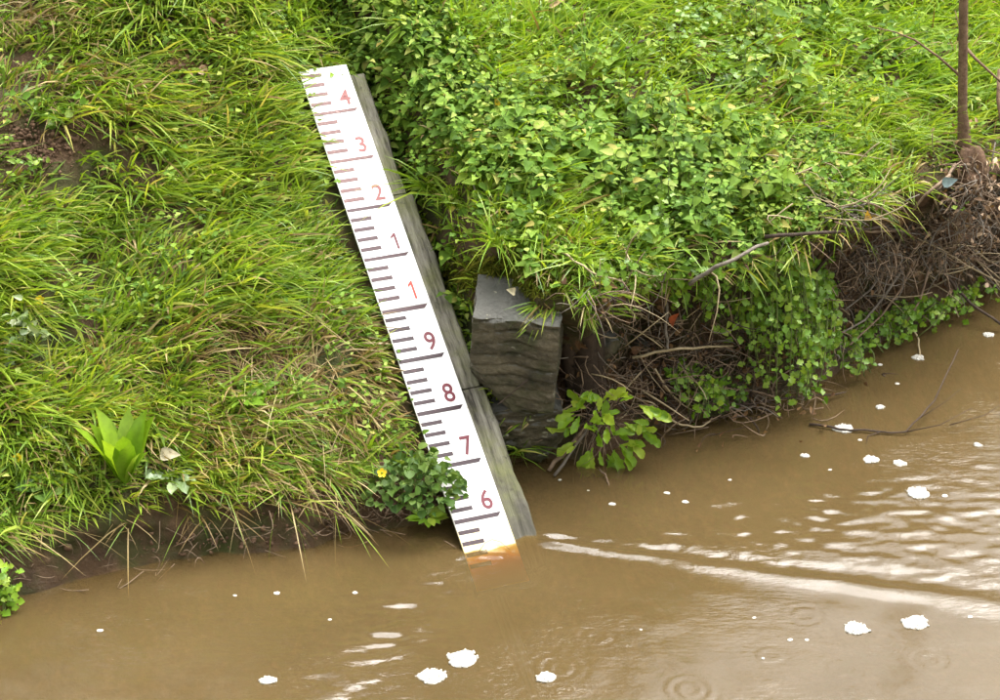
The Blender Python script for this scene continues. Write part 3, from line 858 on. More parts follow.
# ------------------------------------------------------------------ single plants
LM = {}
def lmesh(kind, mk):
    if (kind, mk) not in LM: LM[(kind, mk)] = leaf_mesh(kind, M[mk])
    return LM[(kind, mk)]
def frame(ax, nr):
    ax = Vector(ax).normalized(); nr = Vector(nr); nr = (nr - ax * nr.dot(ax))
    nr = nr.normalized() if nr.length > 1e-6 else ax.orthogonal().normalized()
    sx_ = ax.cross(nr)
    return Matrix((sx_, ax, nr)).transposed()
def put_leaf(root, loc, ax, nr, size, kind, mk, w=1.0, name='leaf'):
    o = link(name, lmesh(kind, mk), root)
    o.location = Vector(loc) - root.location
    o.rotation_euler = frame(ax, nr).to_euler()
    o.scale = (size * w, size, size)
    return o
def rv(s=1.0): return Vector((random.gauss(0, s), random.gauss(0, s), random.gauss(0, s)))
def bez(p0, p1, sag, n=6):
    p0, p1 = Vector(p0), Vector(p1); s_ = Vector(sag)
    return [p0.lerp(p1, i / (n - 1)) + s_ * (4 * (i / (n - 1)) * (1 - i / (n - 1))) for i in range(n)]

def nettle_plant(u, v, h, size, label, group, nodes=5):
    b = at(u, v); root = thing('nettle_plant', b, label, 'nettle', group)
    ln = (Vector((random.gauss(0, .2), -.25 + random.gauss(0, .12), .9))).normalized()
    mb = MB(); pts = bez((0, 0, -.02), ln * h, (random.gauss(0, .01), .012, 0), 5); mb.tube(pts, [.0026, .0024, .002, .0017, .001], 5)
    link('stem', mb.mesh('stem', M['stem']), root)
    ph = random.uniform(0, 6)
    for k in range(nodes):
        f_ = .3 + .7 * k / (nodes - 1)
        c = b + ln * (h * f_); sz_ = size * (1.0, 1.15, 1.1, .85, .5, .4)[k]
        for sg in (0, math.pi):
            an = ph + k * 1.571 + sg + random.gauss(0, .2)
            put_leaf(root, c, (math.cos(an), math.sin(an), random.uniform(-.45, .1) + .1 * k), Vector((0, -.3, 1)) + rv(.22), sz_ * random.uniform(.8, 1.15), 'ovate', 'nettle_obj', 1.05)
for (u, v) in ((392, 120), (402, 138), (388, 102), (412, 112), (428, 132), (420, 152), (446, 128), (462, 150), (480, 128), (500, 152), (520, 136), (545, 165), (536, 190)):
    nettle_plant(u, v, random.uniform(.12, .2), random.uniform(.038, .05), 'leafy green nettle growing close along the right side of the gauge beam' if u < 450 else 'leafy green nettle between the gauge beam and the middle of the nettle bed',
                 'nettles beside the gauge' if u < 450 else 'nettles in the near part of the bed')
for (u, v) in ((585, 170), (610, 195), (640, 180), (655, 215), (690, 200), (625, 235), (660, 250), (700, 245), (725, 220), (745, 190), (600, 140), (640, 140)):
    nettle_plant(u, v, random.uniform(.12, .2), random.uniform(.036, .048), 'leafy green nettle at the front of the nettle bed above the broken bank', 'nettles above the broken bank')

def tuft(u, v, n, L, label, off=0.0, lean=(0, -.3, .3), mk='grass_fresh'):
    b = np.array(at(u, v, off)); m_ = n
    rd = rng.normal(0, 1, (m_, 3)); rd[:, 2] = np.abs(rd[:, 2]) * .3
    d = nrmz(np.array([0, 0, .75]) + np.array(lean) + rd * .5)
    base = b + rng.normal(0, .012, (m_, 3)) * np.array([1, 1, .3])
    ln = rng.uniform(.55, 1.1, m_) * L
    bend = rd * .3 + np.array([0, -.1, -1]) * rng.uniform(.3, .9, (m_, 1))
    side = np.cross(d, nrmz(rng.normal(0, 1, (m_, 3)) * .5 + np.array([0, -.7, .8])))
    V, F = blades(base - b, d, bend, ln, rng.uniform(.004, .0085, m_), side)
    o = link('grass_tuft', new_mesh('grass_tuft', V, F, M[mk], True), None, label, 'grass tuft', 'single grass tufts')
    o.location = b
tuft(432, 190, 46, .17, 'bright grass tuft arching over the gauge beam below the nettles', .02, (-.1, -.45, .3))
tuft(455, 205, 40, .15, 'grass tuft between the beam and the moss, right of the arching one')
tuft(497, 243, 56, .17, 'spiky grass tuft sprouting above the squared grey stone', .02)
tuft(540, 225, 46, .14, 'loose grass tuft above and right of the mossy stone')
tuft(578, 262, 60, .12, 'bright yellow-green grass tuft at the bank edge above the rotten post', .04, (0, -.5, .2))
tuft(612, 258, 34, .11, 'small grass tuft at the bank edge right of the rotten post', .04, (.1, -.5, .2))
tuft(585, 300, 26, .07, 'short grass tuft on the front of the rotten post', .05, (0, -.4, .3))
tuft(516, 452, 30, .12, 'dark grass tuft at the water against the foot of the beam', .05, (.2, -.3, .2), 'grass')
tuft(497, 392, 22, .09, 'thin grass tuft growing between the beam and the lower stone', .05, (.3, -.2, .2), 'grass')
tuft(905, 190, 50, .15, 'bright grass tuft left of the sapling above the roots', .02, (-.1, -.4, .3))
tuft(870, 175, 50, .14, 'bright grass tuft on the open slope left of the roots', .0, (-.1, -.3, .3))
tuft(590, 130, 40, .16, 'tall grass tuft rising out of the middle of the nettles', .0, (0, -.1, .5), 'grass')
tuft(415, 30, 60, .2, 'tall fresh grass tuft at the bank top above the gauge', .0, (0, -.1, .5))
tuft(265, 60, 60, .2, 'tall fresh grass tuft left of the top of the gauge', .0, (0.1, -.1, .5))
tuft(730, 40, 60, .2, 'dark green grass tuft near the top of the bank beside the fallen twig', .0, (0, -.1, .5), 'grass')

# leafy clump leaning on the plate
b = at(405, 492); root = thing('leafy_clump', b, 'dark green leafy clump leaning over the left edge of the gauge at the water', 'plant')
for i in range(290):
    an = random.uniform(0, 6.28); rr = math.sqrt(random.random()); el = random.random()
    # half-dome of .16 x .13 x .15
    cpx = Vector((math.cos(an) * rr * .145 + .035, math.sin(an) * rr * .10 - .05, (1 - rr * rr * .7) * .21 * random.uniform(.5, 1.0) - .02))
    ax = Vector((cpx.x * 5, cpx.y * 5 - .35, random.uniform(-.5, .4))) + rv(.35)
    put_leaf(root, b + cpx, ax, Vector((0, -.5, .9)) + rv(.35), random.uniform(.018, .036), random.choice(('round', 'ivy', 'ovate')), 'dark_leaf', .95)
mb = MB()
for i in range(16):
    an = random.uniform(0, 6.28)
    mb.tube(bez((0, 0, -.03), (math.cos(an) * .08 + .03, math.sin(an) * .05 - .02, .11), (0, 0, .02), 5), .0016, 4)
link('stem', mb.mesh('stem', M['stem']), root)

def rosette(name, u, v, n, L, kind, mk, label, cat, up=.5, w=1.0, off=0.0, group=None, tilt=(0, -.3, 0), spread=.01):
    b = at(u, v, off); root = thing(name, b, label, cat, group)
    for i in range(n):
        an = i * 2.4 + random.gauss(0, .2)
        ax = Vector((math.cos(an), math.sin(an), up * random.uniform(.6, 1.5))) + Vector(tilt)
        nr = Vector((-math.cos(an) * up, -math.sin(an) * up, 1.0)) + rv(.15)
        put_leaf(root, b + Vector((math.cos(an) * spread, math.sin(an) * spread, random.uniform(0, .012))), ax, nr, L * random.uniform(.65, 1.15), kind, mk, w)
    mb = MB(); mb.tube([(0, 0, -.03), (0, 0, .012)], [.004, .003], 6)
    link('crown', mb.mesh('crown', M['stem']), root)
    return root
rosette('leafy_sprig', 428, 519, 15, .055, 'lance', 'bright', 'bright star-shaped leafy sprig at the water below the dark clump', 'plant', .35, 1.5, .05)
rosette('dock_plant', 125, 482, 13, .20, 'lance', 'dock', 'upright bright green dock plant with broad blades on the left bank', 'plant', 3.2, 1.0, .03, None, (0, -.1, 0), .012)
rosette('dandelion_plant', 243, 402, 9, .10, 'lance', 'cress', 'low rosette of long pale leaves in the worn grass right of the dock', 'plant', .55, .9, .03)
rosette('broadleaf_plant', 172, 482, 7, .075, 'oblong', 'pale_leaf', 'low broad-leaved plant just right of the dock plant', 'plant', .35, 1.1, .03)
rosette('broadleaf_plant', 45, 490, 9, .07, 'round', 'dark_leaf', 'dark round-leaved plant low at the left edge of the bank', 'plant', .4, .8, .03)
rosette('broadleaf_plant', 520, 245, 12, .055, 'oblong', 'bright', 'small pale leafy plant among the grass above the squared stone', 'plant', .8, 1.0, .03)
rosette('broadleaf_plant', 648, 190, 10, .04, 'round', 'pale_leaf', 'silvery pale leaved plant near the yellow flower in the nettles', 'plant', .4, .9, .08)
rosette('thistle_plant', 468, 112, 12, .07, 'lance', 'cress', 'pointed-leaf plant standing in the nettle bed right of the gauge top', 'plant', .9, 1.3, .05)

def leafy(name, u, v, wpx, hpx, n, L, kind, mk, label, off=0.02, depth=.05, hang=.0, stems=8, stemm='stem', w=1.0, lift=.05):
    """an open bush of leaves on stems filling a picture-sized patch of the bank"""
    b = at(u, v); root = thing(name, b, label, 'plant')
    tips = []
    mb = MB()
    for i in range(stems):
        tu, tv = u + random.uniform(-.5, .5) * wpx, v + random.uniform(-1, 1) * hpx * .5 - hang * 0
        tip = at(u, v, off + random.uniform(0, depth)) + Vector(((tu - u) / 330, -(abs(tu - u)) / 2500, (v - tv) / 330 / CP))
        st = b + Vector(((tu - u) / 4000, .02, hang if hang else -.02))
        pts = bez(st - b, tip - b, (0, -.01, .02), 6); tips.append([p + b for p in pts]); mb = MB(); mb.tube(pts, [.0026, .0024, .0021, .0018, .0014, .001], 5)
        link('stem', mb.mesh('stem', M[stemm]), root)
    for i in range(n):
        pts = random.choice(tips); k = random.randint(1, 5); c = pts[k] + rv(.008)
        an = random.uniform(0, 6.28)
        ax = Vector((math.cos(an), math.sin(an) * .7 - .35, random.uniform(-.3, .7)))
        put_leaf(root, c, ax, Vector((0, -.55, .85)) + rv(.3), L * random.uniform(.6, 1.15), kind, mk, w)
    return root
leafy('clover_plant', 22, 330, 60, 70, 44, .034, 'ovate', 'pale_leaf', 'pale green clover-like plant on the far left bank below a yellow flower', .08, .07, 0, 12)
leafy('leafy_plant', 4, 592, 34, 74, 60, .034, 'lobed', 'bright', 'bright leafy plant in the bottom left corner of the bank at the water', .10, .08, 0, 12)
leafy('leafy_plant', 45, 110, 110, 60, 34, .026, 'round', 'cress', 'small-leaved weed growing beside the bare soil at the upper left', .02, .03, 0, 10)
leafy('leafy_plant', 40, 170, 70, 34, 30, .026, 'ovate', 'cress', 'small-leaved weed just below the bare soil at the upper left', .02, .03, 0, 10)
leafy('leafy_plant', 640, 120, 60, 40, 30, .034, 'round', 'cress', 'round-leaved plant at the back of the nettle bed', .06, .05, 0, 8)

# rosette plant hanging over the water in front of the debris
b = at(602, 440, .10); root = thing('waterside_plant', b, 'bright oblong-leaved plant hanging over the water in front of the brown debris', 'plant')
mb = MB()
spec = [(603, 400, -.1, .9), (590, 395, -.5, .8), (618, 398, .5, .8), (575, 415, -.9, .3), (640, 405, .9, .3), (648, 412, .9, .0), (636, 420, .7, -.5), (605, 425, .0, 1), (612, 432, .6, .6),
        (598, 432, -.4, .9), (622, 436, .9, -.1), (620, 446, .8, -.5), (613, 452, .4, -.9), (590, 452, -.3, -1), (586, 462, -.1, -1), (575, 444, -.9, .1), (568, 428, -.9, -.2), (630, 440, .6, -.8),
        (600, 412, .2, .9), (583, 405, -.7, .4), (626, 425, .9, .2), (606, 455, .2, -1), (640, 430, .8, -.6)]
for (u, v, dx, dz) in spec:
    c = at(602, 440, .10 + random.uniform(.0, .06)) + Vector(((u - 602) / 330, 0, (440 - v) / 330 / CP))
    mb.tube(bez((random.uniform(-.02, .02), .05, .02), c - b, (0, .02, .0), 5), .0018, 5)
    for k in range(random.choice((2, 3, 3))):
        put_leaf(root, c + rv(.006), (dx + random.gauss(0, .45), -.5 + random.gauss(0, .3), dz * .8 + random.gauss(0, .4)), Vector((0, -.75, .75)) + rv(.4), random.uniform(.04, .085), 'oblong', 'bright', random.uniform(.85, 1.15))
for i in range(7):
    mb.tube(bez((random.uniform(-.05, .05), .03, .05), (random.uniform(-.09, .03), -.02, -.16), (-.02, -.01, .0), 5), .002, 4)
link('stem', mb.mesh('stem', M['root']), root)

# trailing plants on the broken bank face
def trailing(label, top, bot, n_st, n_lf, L, mk='cress', off=(.05, .14), kind='lobed', bulk=0):
    b = at(*top[0]); root = thing('trailing_plant', b, label, 'plant')
    mb = MB(); st = []
    for i in range(n_st):
        t_ = random.random(); k = t_ * (len(top) - 1); i0 = min(int(k), len(top) - 2); f_ = k - i0
        tu, tv = [top[i0][j] * (1 - f_) + top[i0 + 1][j] * f_ for j in (0, 1)]
        k = min(max(t_ + random.uniform(-.12, .12), 0), 1) * (len(bot) - 1); i0 = min(int(k), len(bot) - 2); f_ = k - i0
        bu_, bv = [bot[i0][j] * (1 - f_) + bot[i0 + 1][j] * f_ for j in (0, 1)]
        bv = tv + (bv - tv) * random.uniform(.45, 1.0)
        p0 = at(tu, tv, .02); o1 = random.uniform(*off)
        p1 = at(bu_, bv, 0); dvec = Vector(-ray(bu_, bv)); p1 = p1 + dvec * o1
        if p1.z < .02: p1.z = .02
        pts = bez(p0, p1, (random.gauss(0, .02), -.05, .05), 8); st.append(pts)
        mb = MB(); mb.tube([p - b for p in pts], .0019, 4); link('stem', mb.mesh('stem', M['stem']), root)
    for i in range(n_lf):
        pts = random.choice(st); k = random.uniform(0, 6.999); j = int(k); c = pts[j].lerp(pts[j + 1], k - j) + rv(.012)
        an = random.uniform(0, 6.28)
        ax = Vector((math.cos(an), -.45 + .4 * math.sin(an), math.sin(an) * .7 - .15))
        put_leaf(root, c, ax, Vector((0, -.75, .7)) + rv(.3), L * random.uniform(.6, 1.2), random.choice((kind, kind, 'ovate')), mk, .95)
    if bulk:
        bs_ = []
        for i in range(bulk):
            pts = random.choice(st); k = random.uniform(0, 6.999); j = int(k); bs_.append(pts[j].lerp(pts[j + 1], k - j) + rv(.016) - b)
        bs_ = np.array(bs_)
        V, F = leaves_bulk(bs_, rng.normal(0, .7, (bulk, 3)) + np.array([0, -.4, -.2]), rng.normal(0, .35, (bulk, 3)) + np.array([0, -.7, .75]), rng.uniform(.012, .036, bulk), 'lobed', .9)
        link('small_leaves', new_mesh('small_leaves', V, F, M['cress_bulk'], True), root, None, None, None, 'stuff')
trailing('bright leafy plant trailing down the bank to the water left of the dark hollow', [(742, 250), (780, 240), (815, 262), (835, 285)], [(745, 380), (775, 412), (812, 400), (836, 368)], 44, 290, .027, bulk=1000)
trailing('small bright sprig on the brown bank face left of the big trailing plant', [(735, 305), (755, 315)], [(728, 340), (752, 352)], 7, 30, .034, 'bright', (.06, .12))
trailing('thin leafy strand dangling to the water at the right end of the trailing plant', [(838, 330), (850, 345)], [(845, 375), (872, 382)], 6, 34, .028, 'cress', (.03, .08))
trailing('leafy strands hanging from the nettle bed over the brown hollow', [(600, 262), (640, 262), (690, 268), (735, 262)], [(610, 290), (650, 300), (690, 318), (735, 330)], 26, 130, .030, 'nettle_obj', (.03, .10), bulk=260)
trailing('low green strands hanging at the water in the middle of the broken bank', [(670, 365), (700, 370), (735, 385)], [(680, 410), (705, 425), (740, 405)], 14, 60, .024, 'cress', (.05, .10), bulk=150)
trailing('sparse green strands under the roots at the right end of the bank', [(845, 330), (890, 310), (935, 300), (985, 290)], [(850, 370), (890, 350), (930, 335), (990, 305)], 26, 110, .020, 'cress', (.03, .08), bulk=350)

# moss cushion on the stone
b = at(510, 272, .0); pp = []
for i in range(5200):
    u_, v_ = random.gauss(514, 34), random.gauss(274, 10)
    pp.append(at(u_, v_, random.uniform(-.005, .03)) - b)
pp = np.array(pp); n = len(pp)
d = nrmz(rng.normal(0, 1, (n, 3)) * .7 + np.array([0, -.5, .3]))
V, F = blades(pp, d, rng.normal(0, .3, (n, 3)) + np.array([0, 0, -.4]), rng.uniform(.012, .034, n), rng.uniform(.003, .006, n), np.cross(d, rng.normal(0, 1, (n, 3))))
o = link('moss_cushion', new_mesh('moss_cushion', V, F, M['moss'], True), None, 'olive green moss cushion on top of the squared grey stone', 'moss'); o.location = b

# buttercups
m, nt, out = mat('buttercup_yellow'); principled(nt, out, (.75, .52, .01), .35, .4); M['yellow'] = m
pv = np.array([(-.12, 0, 0), (.12, 0, 0), (-.42, .5, .12), (0, .5, .03), (.42, .5, .12), (-.3, .95, .28), (0, 1.0, .24), (.3, .95, .28)])
petal = new_mesh('petal', pv, [(0, 1, 3), (0, 3, 2), (1, 4, 3), (2, 3, 6, 5), (3, 4, 7, 6)], M['yellow'], True)
mb = MB(); mb.tube([(0, 0, 0), (0, 0, .003), (0, 0, .005)], [.003, .0032, .0015], 7); cen_me = mb.mesh('flower_centre', M['dock'])
for (u, v, lab, off) in ((40, 300, 'yellow buttercup above the pale clover-like plant at the left', .05), (18, 458, 'yellow buttercup at the left edge of the lower bank', .05), (382, 473, 'yellow buttercup at the left side of the dark leafy clump', .10),
                         (497, 102, 'yellow buttercup in the nettles right of the gauge top', .10), (610, 172, 'yellow flower in the middle of the nettle bed', .12), (190, 72, 'tiny yellow flower beside the brown leaves on the upper left bank', .03)):
    g0 = at(u, v + 14, .0); c = at(u, v, off); root = thing('buttercup', g0, lab, 'flower', 'yellow flowers')
    mb = MB(); mb.tube([p - g0 for p in bez(g0, c, (0, .005, 0), 5)], .0012, 4); link('stem', mb.mesh('stem', M['stem']), root)
    q0 = frame((0, .6, .8), (0, -.8, .6))
    for k in range(5):
        o = link('petal', petal, root); o.location = c - g0
        o.rotation_euler = (q0 @ Matrix.Rotation(k * 1.2566, 3, 'Z')).to_euler(); o.scale = (.014,) * 3
    o = link('flower_centre', cen_me, root); o.location = c - g0; o.rotation_euler = q0.to_euler()

# ------------------------------------------------------------------ sapling with its washed-out roots
b = at(963, 150, .06); b_sap = b.copy(); root = thing('sapling', b, 'young brown tree stem with exposed roots at the right edge of the bank', 'tree')
tp = [Vector((0, 0, -.12)), Vector((0.002, 0, .03)), Vector((-.012, .01, .14)), Vector((-.035, .01, .45)), Vector((-.06, .03, .8)), Vector((-.06, .05, 1.4)), Vector((.05, .1, 2.1)), Vector((.02, .12, 2.9)), Vector((.06, .1, 3.7))]
mb = MB(); mb.tube(tp, [.038, .024, .0165, .0155, .015, .014, .014, .010, .004], 10)
link('trunk', mb.mesh('trunk', M['bark']), root)
def branch(pts, r0, r1, name='branch', mk='bark', par=root, n=6):
    mb = MB(); k = len(pts); mb.tube(pts, [r0 + (r1 - r0) * i / (k - 1) for i in range(k)], n)
    return link(name, mb.mesh(name, M[mk]), par)
def bp(u, v, off=.05):      # a point near the sapling, at its own distance from the viewer
    d = ray(u, v); dist = (np.array(b) - CAM) @ FW / (d @ FW)
    return Vector(CAM + d * (dist - off)) - b
branch([bp(959, 75, 0), bp(940, 58), bp(915, 40), bp(895, 32), bp(868, 26)], .0055, .0015)
branch([bp(966, 48, 0), bp(975, 58), bp(990, 72), bp(1012, 92)], .006, .003)
branch([bp(958, 40, 0), bp(960, 30), bp(955, 10)], .004, .001)
branch([bp(920, 43), bp(905, 50), bp(890, 62)], .0025, .001)
branch([bp(1000, 70, .0), bp(999, 100), bp(1004, 130), bp(1010, 180)], .009, .012)
for i in range(16):
    h = random.uniform(1.0, 3.4); an = random.uniform(0, 6.28); p0 = Vector((.02, .06, h)); L_ = random.uniform(.3, .9)
    p1 = p0 + Vector((math.cos(an) * L_, math.sin(an) * L_, L_ * .7)); branch(bez(p0, p1, (0, 0, -.05), 6), .007, .0015)
# the earth and fine roots held under the stem
mbc = MB()
def clump(cx, cy, cz, rx, ry, rz, seed):
    v = []; f = []; nu, nv_ = 26, 18
    for j in range(nv_):
        th = math.pi * (j + .5) / nv_
        for i in range(nu):
            ph = 2 * math.pi * i / nu; x, y, z = math.sin(th) * math.cos(ph), math.sin(th) * math.sin(ph), math.cos(th)
            d_ = 1 + .55 * float(fbm(np.array(x * 2 + seed + z), np.array(y * 2 - z * 1.5), seed)) + .25 * float(vnoise(np.array(x * 7 + z * 5), np.array(y * 7 + z * 6), seed + 2))
            v.append((cx + rx * x * d_, cy + ry * y * d_, cz + rz * z * d_))
    for j in range(nv_ - 1):
        for i in range(nu):
            i2 = (i + 1) % nu; f.append((j * nu + i, (j + 1) * nu + i, (j + 1) * nu + i2, j * nu + i2))
    mbc.add(v, f)
RC = []
for (u, v, off, rx, rz, sd2) in ((968, 185, .07, .07, .10, 1), (985, 225, .08, .11, .12, 2), (945, 232, .06, .10, .09, 3), (900, 238, .05, .09, .06, 4), (1010, 200, .06, .10, .16, 5), (865, 245, .03, .08, .05, 6), (1030, 250, .08, .10, .13, 7)):
    c = at(u, v, off) - b; clump(c.x, c.y + .06, c.z, rx, .09, rz, sd2); RC.append((c, rx, rz))
link('root_earth', mbc.mesh('root_earth', M['clod']), root)
mbr = MB(); mbp = MB()
for i in range(1150):
    c, rx, rz = random.choice(RC); an = random.gauss(0, 1)
    p0 = c + Vector((random.gauss(0, rx * .8), random.uniform(-.10, .0), random.gauss(0, rz * .75)))
    L_ = random.uniform(.04, .17)
    d_ = Vector((random.gauss(-.15, .7), random.gauss(-.3, .35), random.gauss(-.55, .5))).normalized()
    pts = bez(p0, p0 + d_ * L_, rv(.022), 5)
    (mbr if random.random() < .62 else mbp).tube(pts, [.0021 * random.uniform(.5, 1.3)] * 3 + [.0012, .0006], 4)
link('fine_roots', mbr.mesh('fine_roots', M['root']), root, 'tangled fine brown roots', None, None, 'stuff')
link('pale_fine_roots', mbp.mesh('pale_fine_roots', M['twig_grey']), root, 'tangled fine grey roots', None, None, 'stuff')
for (pts, r, mk) in (([(905, 265), (885, 295), (865, 320), (838, 335)], .006, 'twig_grey'), ([(915, 260), (900, 290), (882, 315), (850, 345)], .005, 'root'), ([(890, 262), (870, 290), (845, 310)], .005, 'twig_grey'),
                     ([(930, 265), (920, 300), (905, 325)], .005, 'root'), ([(945, 265), (950, 290), (935, 318)], .004, 'root'), ([(925, 240), (960, 262), (1005, 285)], .005, 'twig_pale'),
                     ([(960, 255), (985, 275), (1000, 290)], .004, 'twig_grey'), ([(905, 230), (870, 232), (835, 222)], .005, 'root'), ([(935, 200), (940, 215), (955, 225), (962, 240)], .004, 'twig_pale'),
                     ([(895, 215), (875, 205), (850, 198)], .004, 'root'), ([(975, 250), (990, 262), (1010, 260)], .004, 'twig_pale'), ([(880, 255), (860, 275), (838, 285), (822, 300)], .004, 'root'),
                     ([(968, 165), (985, 190), (1000, 215)], .008, 'root'), ([(955, 165), (940, 190), (930, 215)], .008, 'root'), ([(950, 175), (925, 195), (905, 220)], .006, 'root')):
    branch([at(u, v, .13) - b for u, v in pts], r, r * .5, 'root', mk)

# ------------------------------------------------------------------ sticks, twigs and debris
def stick(pts, r0, r1, mk, label, name='dead_stick', cat='stick', group='loose sticks', kids=()):
    P = [at(u, v, o_) for u, v, o_ in pts]; b_ = P[0].copy()
    # finer, slightly crooked line
    Q = []
    for i in range(len(P) - 1):
        for k in range(4): Q.append(P[i].lerp(P[i + 1], k / 4) - b_ + rv(.0022))
    Q.append(P[-1] - b_)
    mb = MB(); k = len(Q); mb.tube(Q, [r0 + (r1 - r0) * i / (k - 1) for i in range(k)], 7)
    o = link(name, mb.mesh(name, M[mk]), None, label, cat, group); o.location = b_
    for kp, ra, rb in kids:
        KP = [at(u, v, o_) - b_ for u, v, o_ in kp]; mb = MB(); mb.tube(KP, [ra + (rb - ra) * i / (len(KP) - 1) for i in range(len(KP))], 5)
        link('side_twig', mb.mesh('side_twig', M[mk]), o)
    return o
stick([(688, 284, .10), (725, 262, .16), (768, 243, .14)], .007, .005, 'twig_grey', 'grey stick slanting out of the brown hollow above the trailing plant')
stick([(798, 292, .16), (822, 262, .18), (856, 224, .14)], .0075, .004, 'twig_dark', 'dark stick standing up across the hollow right of the trailing plant')
stick([(765, 236, .10), (820, 233, .13), (888, 226, .12)], .0065, .0045, 'twig_dark', 'dark stick lying level above the hollow beside the roots')
stick([(632, 358, .14), (680, 348, .17), (733, 346, .14)], .005, .0035, 'twig_pale', 'pale reed stem lying across the brown debris')
stick([(668, 300, .10), (666, 330, .14), (668, 352, .13)], .005, .004, 'twig_grey', 'grey upright twig below the orange leaf')
stick([(740, 405, .06), (790, 398, .08), (846, 392, .03)], .004, .0025, 'twig_dark', 'thin dark stick reaching from the bank over the water')
stick([(945, 272, .10), (960, 296, .14), (1003, 326, .05)], .006, .0045, 'twig_dark', 'dark stick dipping to the water at the right edge')
stick([(808, 424, .012), (850, 430, .014), (905, 432, .02), (935, 400, .09), (958, 350, .20)], .0042, .002, 'twig_dark', 'thin forked twig standing out of the water at the right', 'water_twig', 'twig', 'twigs in the water',
      kids=[([(905, 432, .02), (940, 425, .05), (972, 408, .08)], .0022, .0008), ([(880, 432, .016), (868, 436, .005), (866, 444, .0)], .0022, .001), ([(920, 418, .05), (945, 402, .10), (962, 388, .12)], .0018, .0007), ([(950, 425, .05), (985, 415, .06), (1003, 403, .08)], .0018, .0007)])
stick([(612, 56, .05), (640, 42, .06), (668, 40, .05), (697, 33, .05)], .0055, .003, 'twig_dark', 'dark forked twig lying on the grass at the top of the bank', kids=[([(614, 52, .05), (640, 60, .05), (655, 57, .05)], .004, .002), ([(640, 42, .06), (652, 34, .06), (656, 28, .07)], .003, .0012), ([(625, 48, .05), (606, 50, .05), (594, 46, .05)], .004, .002)])
stick([(705, 92, .03), (722, 102, .05), (745, 112, .05), (778, 128, .03)], .0055, .004, 'twig_dark', 'dark twig half hidden in the nettles below the bank top')
stick([(770, 150, .05), (790, 138, .06), (812, 150, .05)], .0035, .0025, 'twig_pale', 'bent pale straw stalk in the open patch of the slope')
stick([(752, 160, .05), (785, 140, .06), (797, 136, .05)], .003, .002, 'twig_pale', 'straight pale stalk beside the bent straw stalk')
stick([(820, 196, .06), (850, 192, .07), (880, 208, .07)], .0045, .003, 'twig_pale', 'pale stalk arching at the upper edge of the roots')
stick([(805, 200, .06), (840, 208, .08), (875, 203, .06)], .0045, .003, 'twig_grey', 'grey stalk lying level at the upper edge of the roots')
stick([(548, 470, .02), (575, 440, .08), (597, 412, .12)], .007, .005, 'root', 'brown stick leaning behind the waterside plant')
stick([(555, 475, .02), (585, 432, .08), (600, 400, .10)], .005, .004, 'twig_grey', 'thin grey stick leaning behind the waterside plant')
stick([(600, 470, .03), (606, 476, .02), (609, 486, .0)], .003, .002, 'root', 'short stalk dipping into the water under the waterside plant')
stick([(690, 420, .06), (712, 400, .09), (745, 412, .06), (765, 398, .06)], .0035, .002, 'twig_grey', 'crooked grey twig at the water below the trailing plant')
stick([(655, 408, .08), (678, 425, .09), (700, 428, .06), (712, 418, .05)], .004, .0025, 'twig_pale', 'curved pale root end at the water below the debris')
stick([(840, 345, .05), (858, 358, .05), (876, 366, .02)], .003, .002, 'twig_grey', 'short grey twig over the water below the roots')
stick([(905, 318, .05), (917, 335, .04), (920, 356, .0)], .0035, .003, 'twig_pale', 'pale stalk hanging straight into the water under the roots')
stick([(615, 232, .05), (632, 262, .12), (640, 285, .12)], .003, .002, 'twig_pale', 'pale dead stalk hanging from the nettle edge over the hollow')
stick([(560, 250, .06), (590, 272, .12), (625, 283, .12)], .0035, .002, 'twig_pale', 'pale dead stalk across the top of the rotten post')
stick([(470, 165, .04), (475, 190, .05), (481, 210, .03)], .003, .002, 'twig_grey', 'dead grey stalk among the nettles beside the beam')

# tangle of fine debris on the broken face (too many to count)
def tangle(name, areas, n, mk, label, L=(.04, .16), rr=(.001, .0026), off=(.0, .13), down_=-.35):
    mb = MB()
    for i in range(n):
        (u, v, su, sv_) = random.choice(areas)
        p0 = at(random.gauss(u, su), random.gauss(v, sv_), random.uniform(*off))
        d_ = Vector((random.gauss(0, .8), random.gauss(-.15, .4), random.gauss(down_, .55))).normalized(); L_ = random.uniform(*L); r = random.uniform(*rr)
        p1 = p0 + d_ * L_
        if p1.z < .006 or p0.z < .006: continue
        mb.tube(bez(p0, p1, rv(.018), 5), [r, r, r * .9, r * .7, r * .4], 4)
    return link(name, mb.mesh(name, M[mk]), None, label, 'debris', None, 'stuff')
face = [(640, 300, 40, 22), (690, 340, 40, 30), (640, 365, 35, 25), (700, 390, 35, 22), (730, 370, 25, 25), (600, 400, 25, 20), (860, 275, 30, 30), (820, 330, 25, 30), (760, 400, 30, 15)]
tangle('root_tangle', face, 620, 'root', 'tangled brown roots and twigs on the broken bank face')
tangle('dark_root_tangle', face, 420, 'twig_dark', 'tangled dark roots and twigs on the broken bank face')
tangle('pale_stalk_tangle', face + [(780, 165, 40, 20), (850, 205, 35, 12)], 190, 'twig_grey', 'scattered grey dead stalks on the broken bank face')
tangle('reed_debris', [(800, 175, 30, 18), (850, 205, 35, 12), (885, 265, 35, 25), (940, 270, 30, 20), (870, 310, 30, 18), (985, 265, 20, 20), (660, 285, 40, 15), (640, 370, 30, 20)], 120, 'twig_pale', 'pale broken reed stalks caught on the bank face and roots', (.07, .22), (.0014, .0032), (.04, .17), -.15)
tangle('edge_root_tangle', [(120, 570, 110, 9), (300, 535, 90, 9), (400, 512, 40, 10)], 240, 'root', 'dead roots along the muddy edge below the left grass', (.03, .10), (.0008, .002), (0, .03))

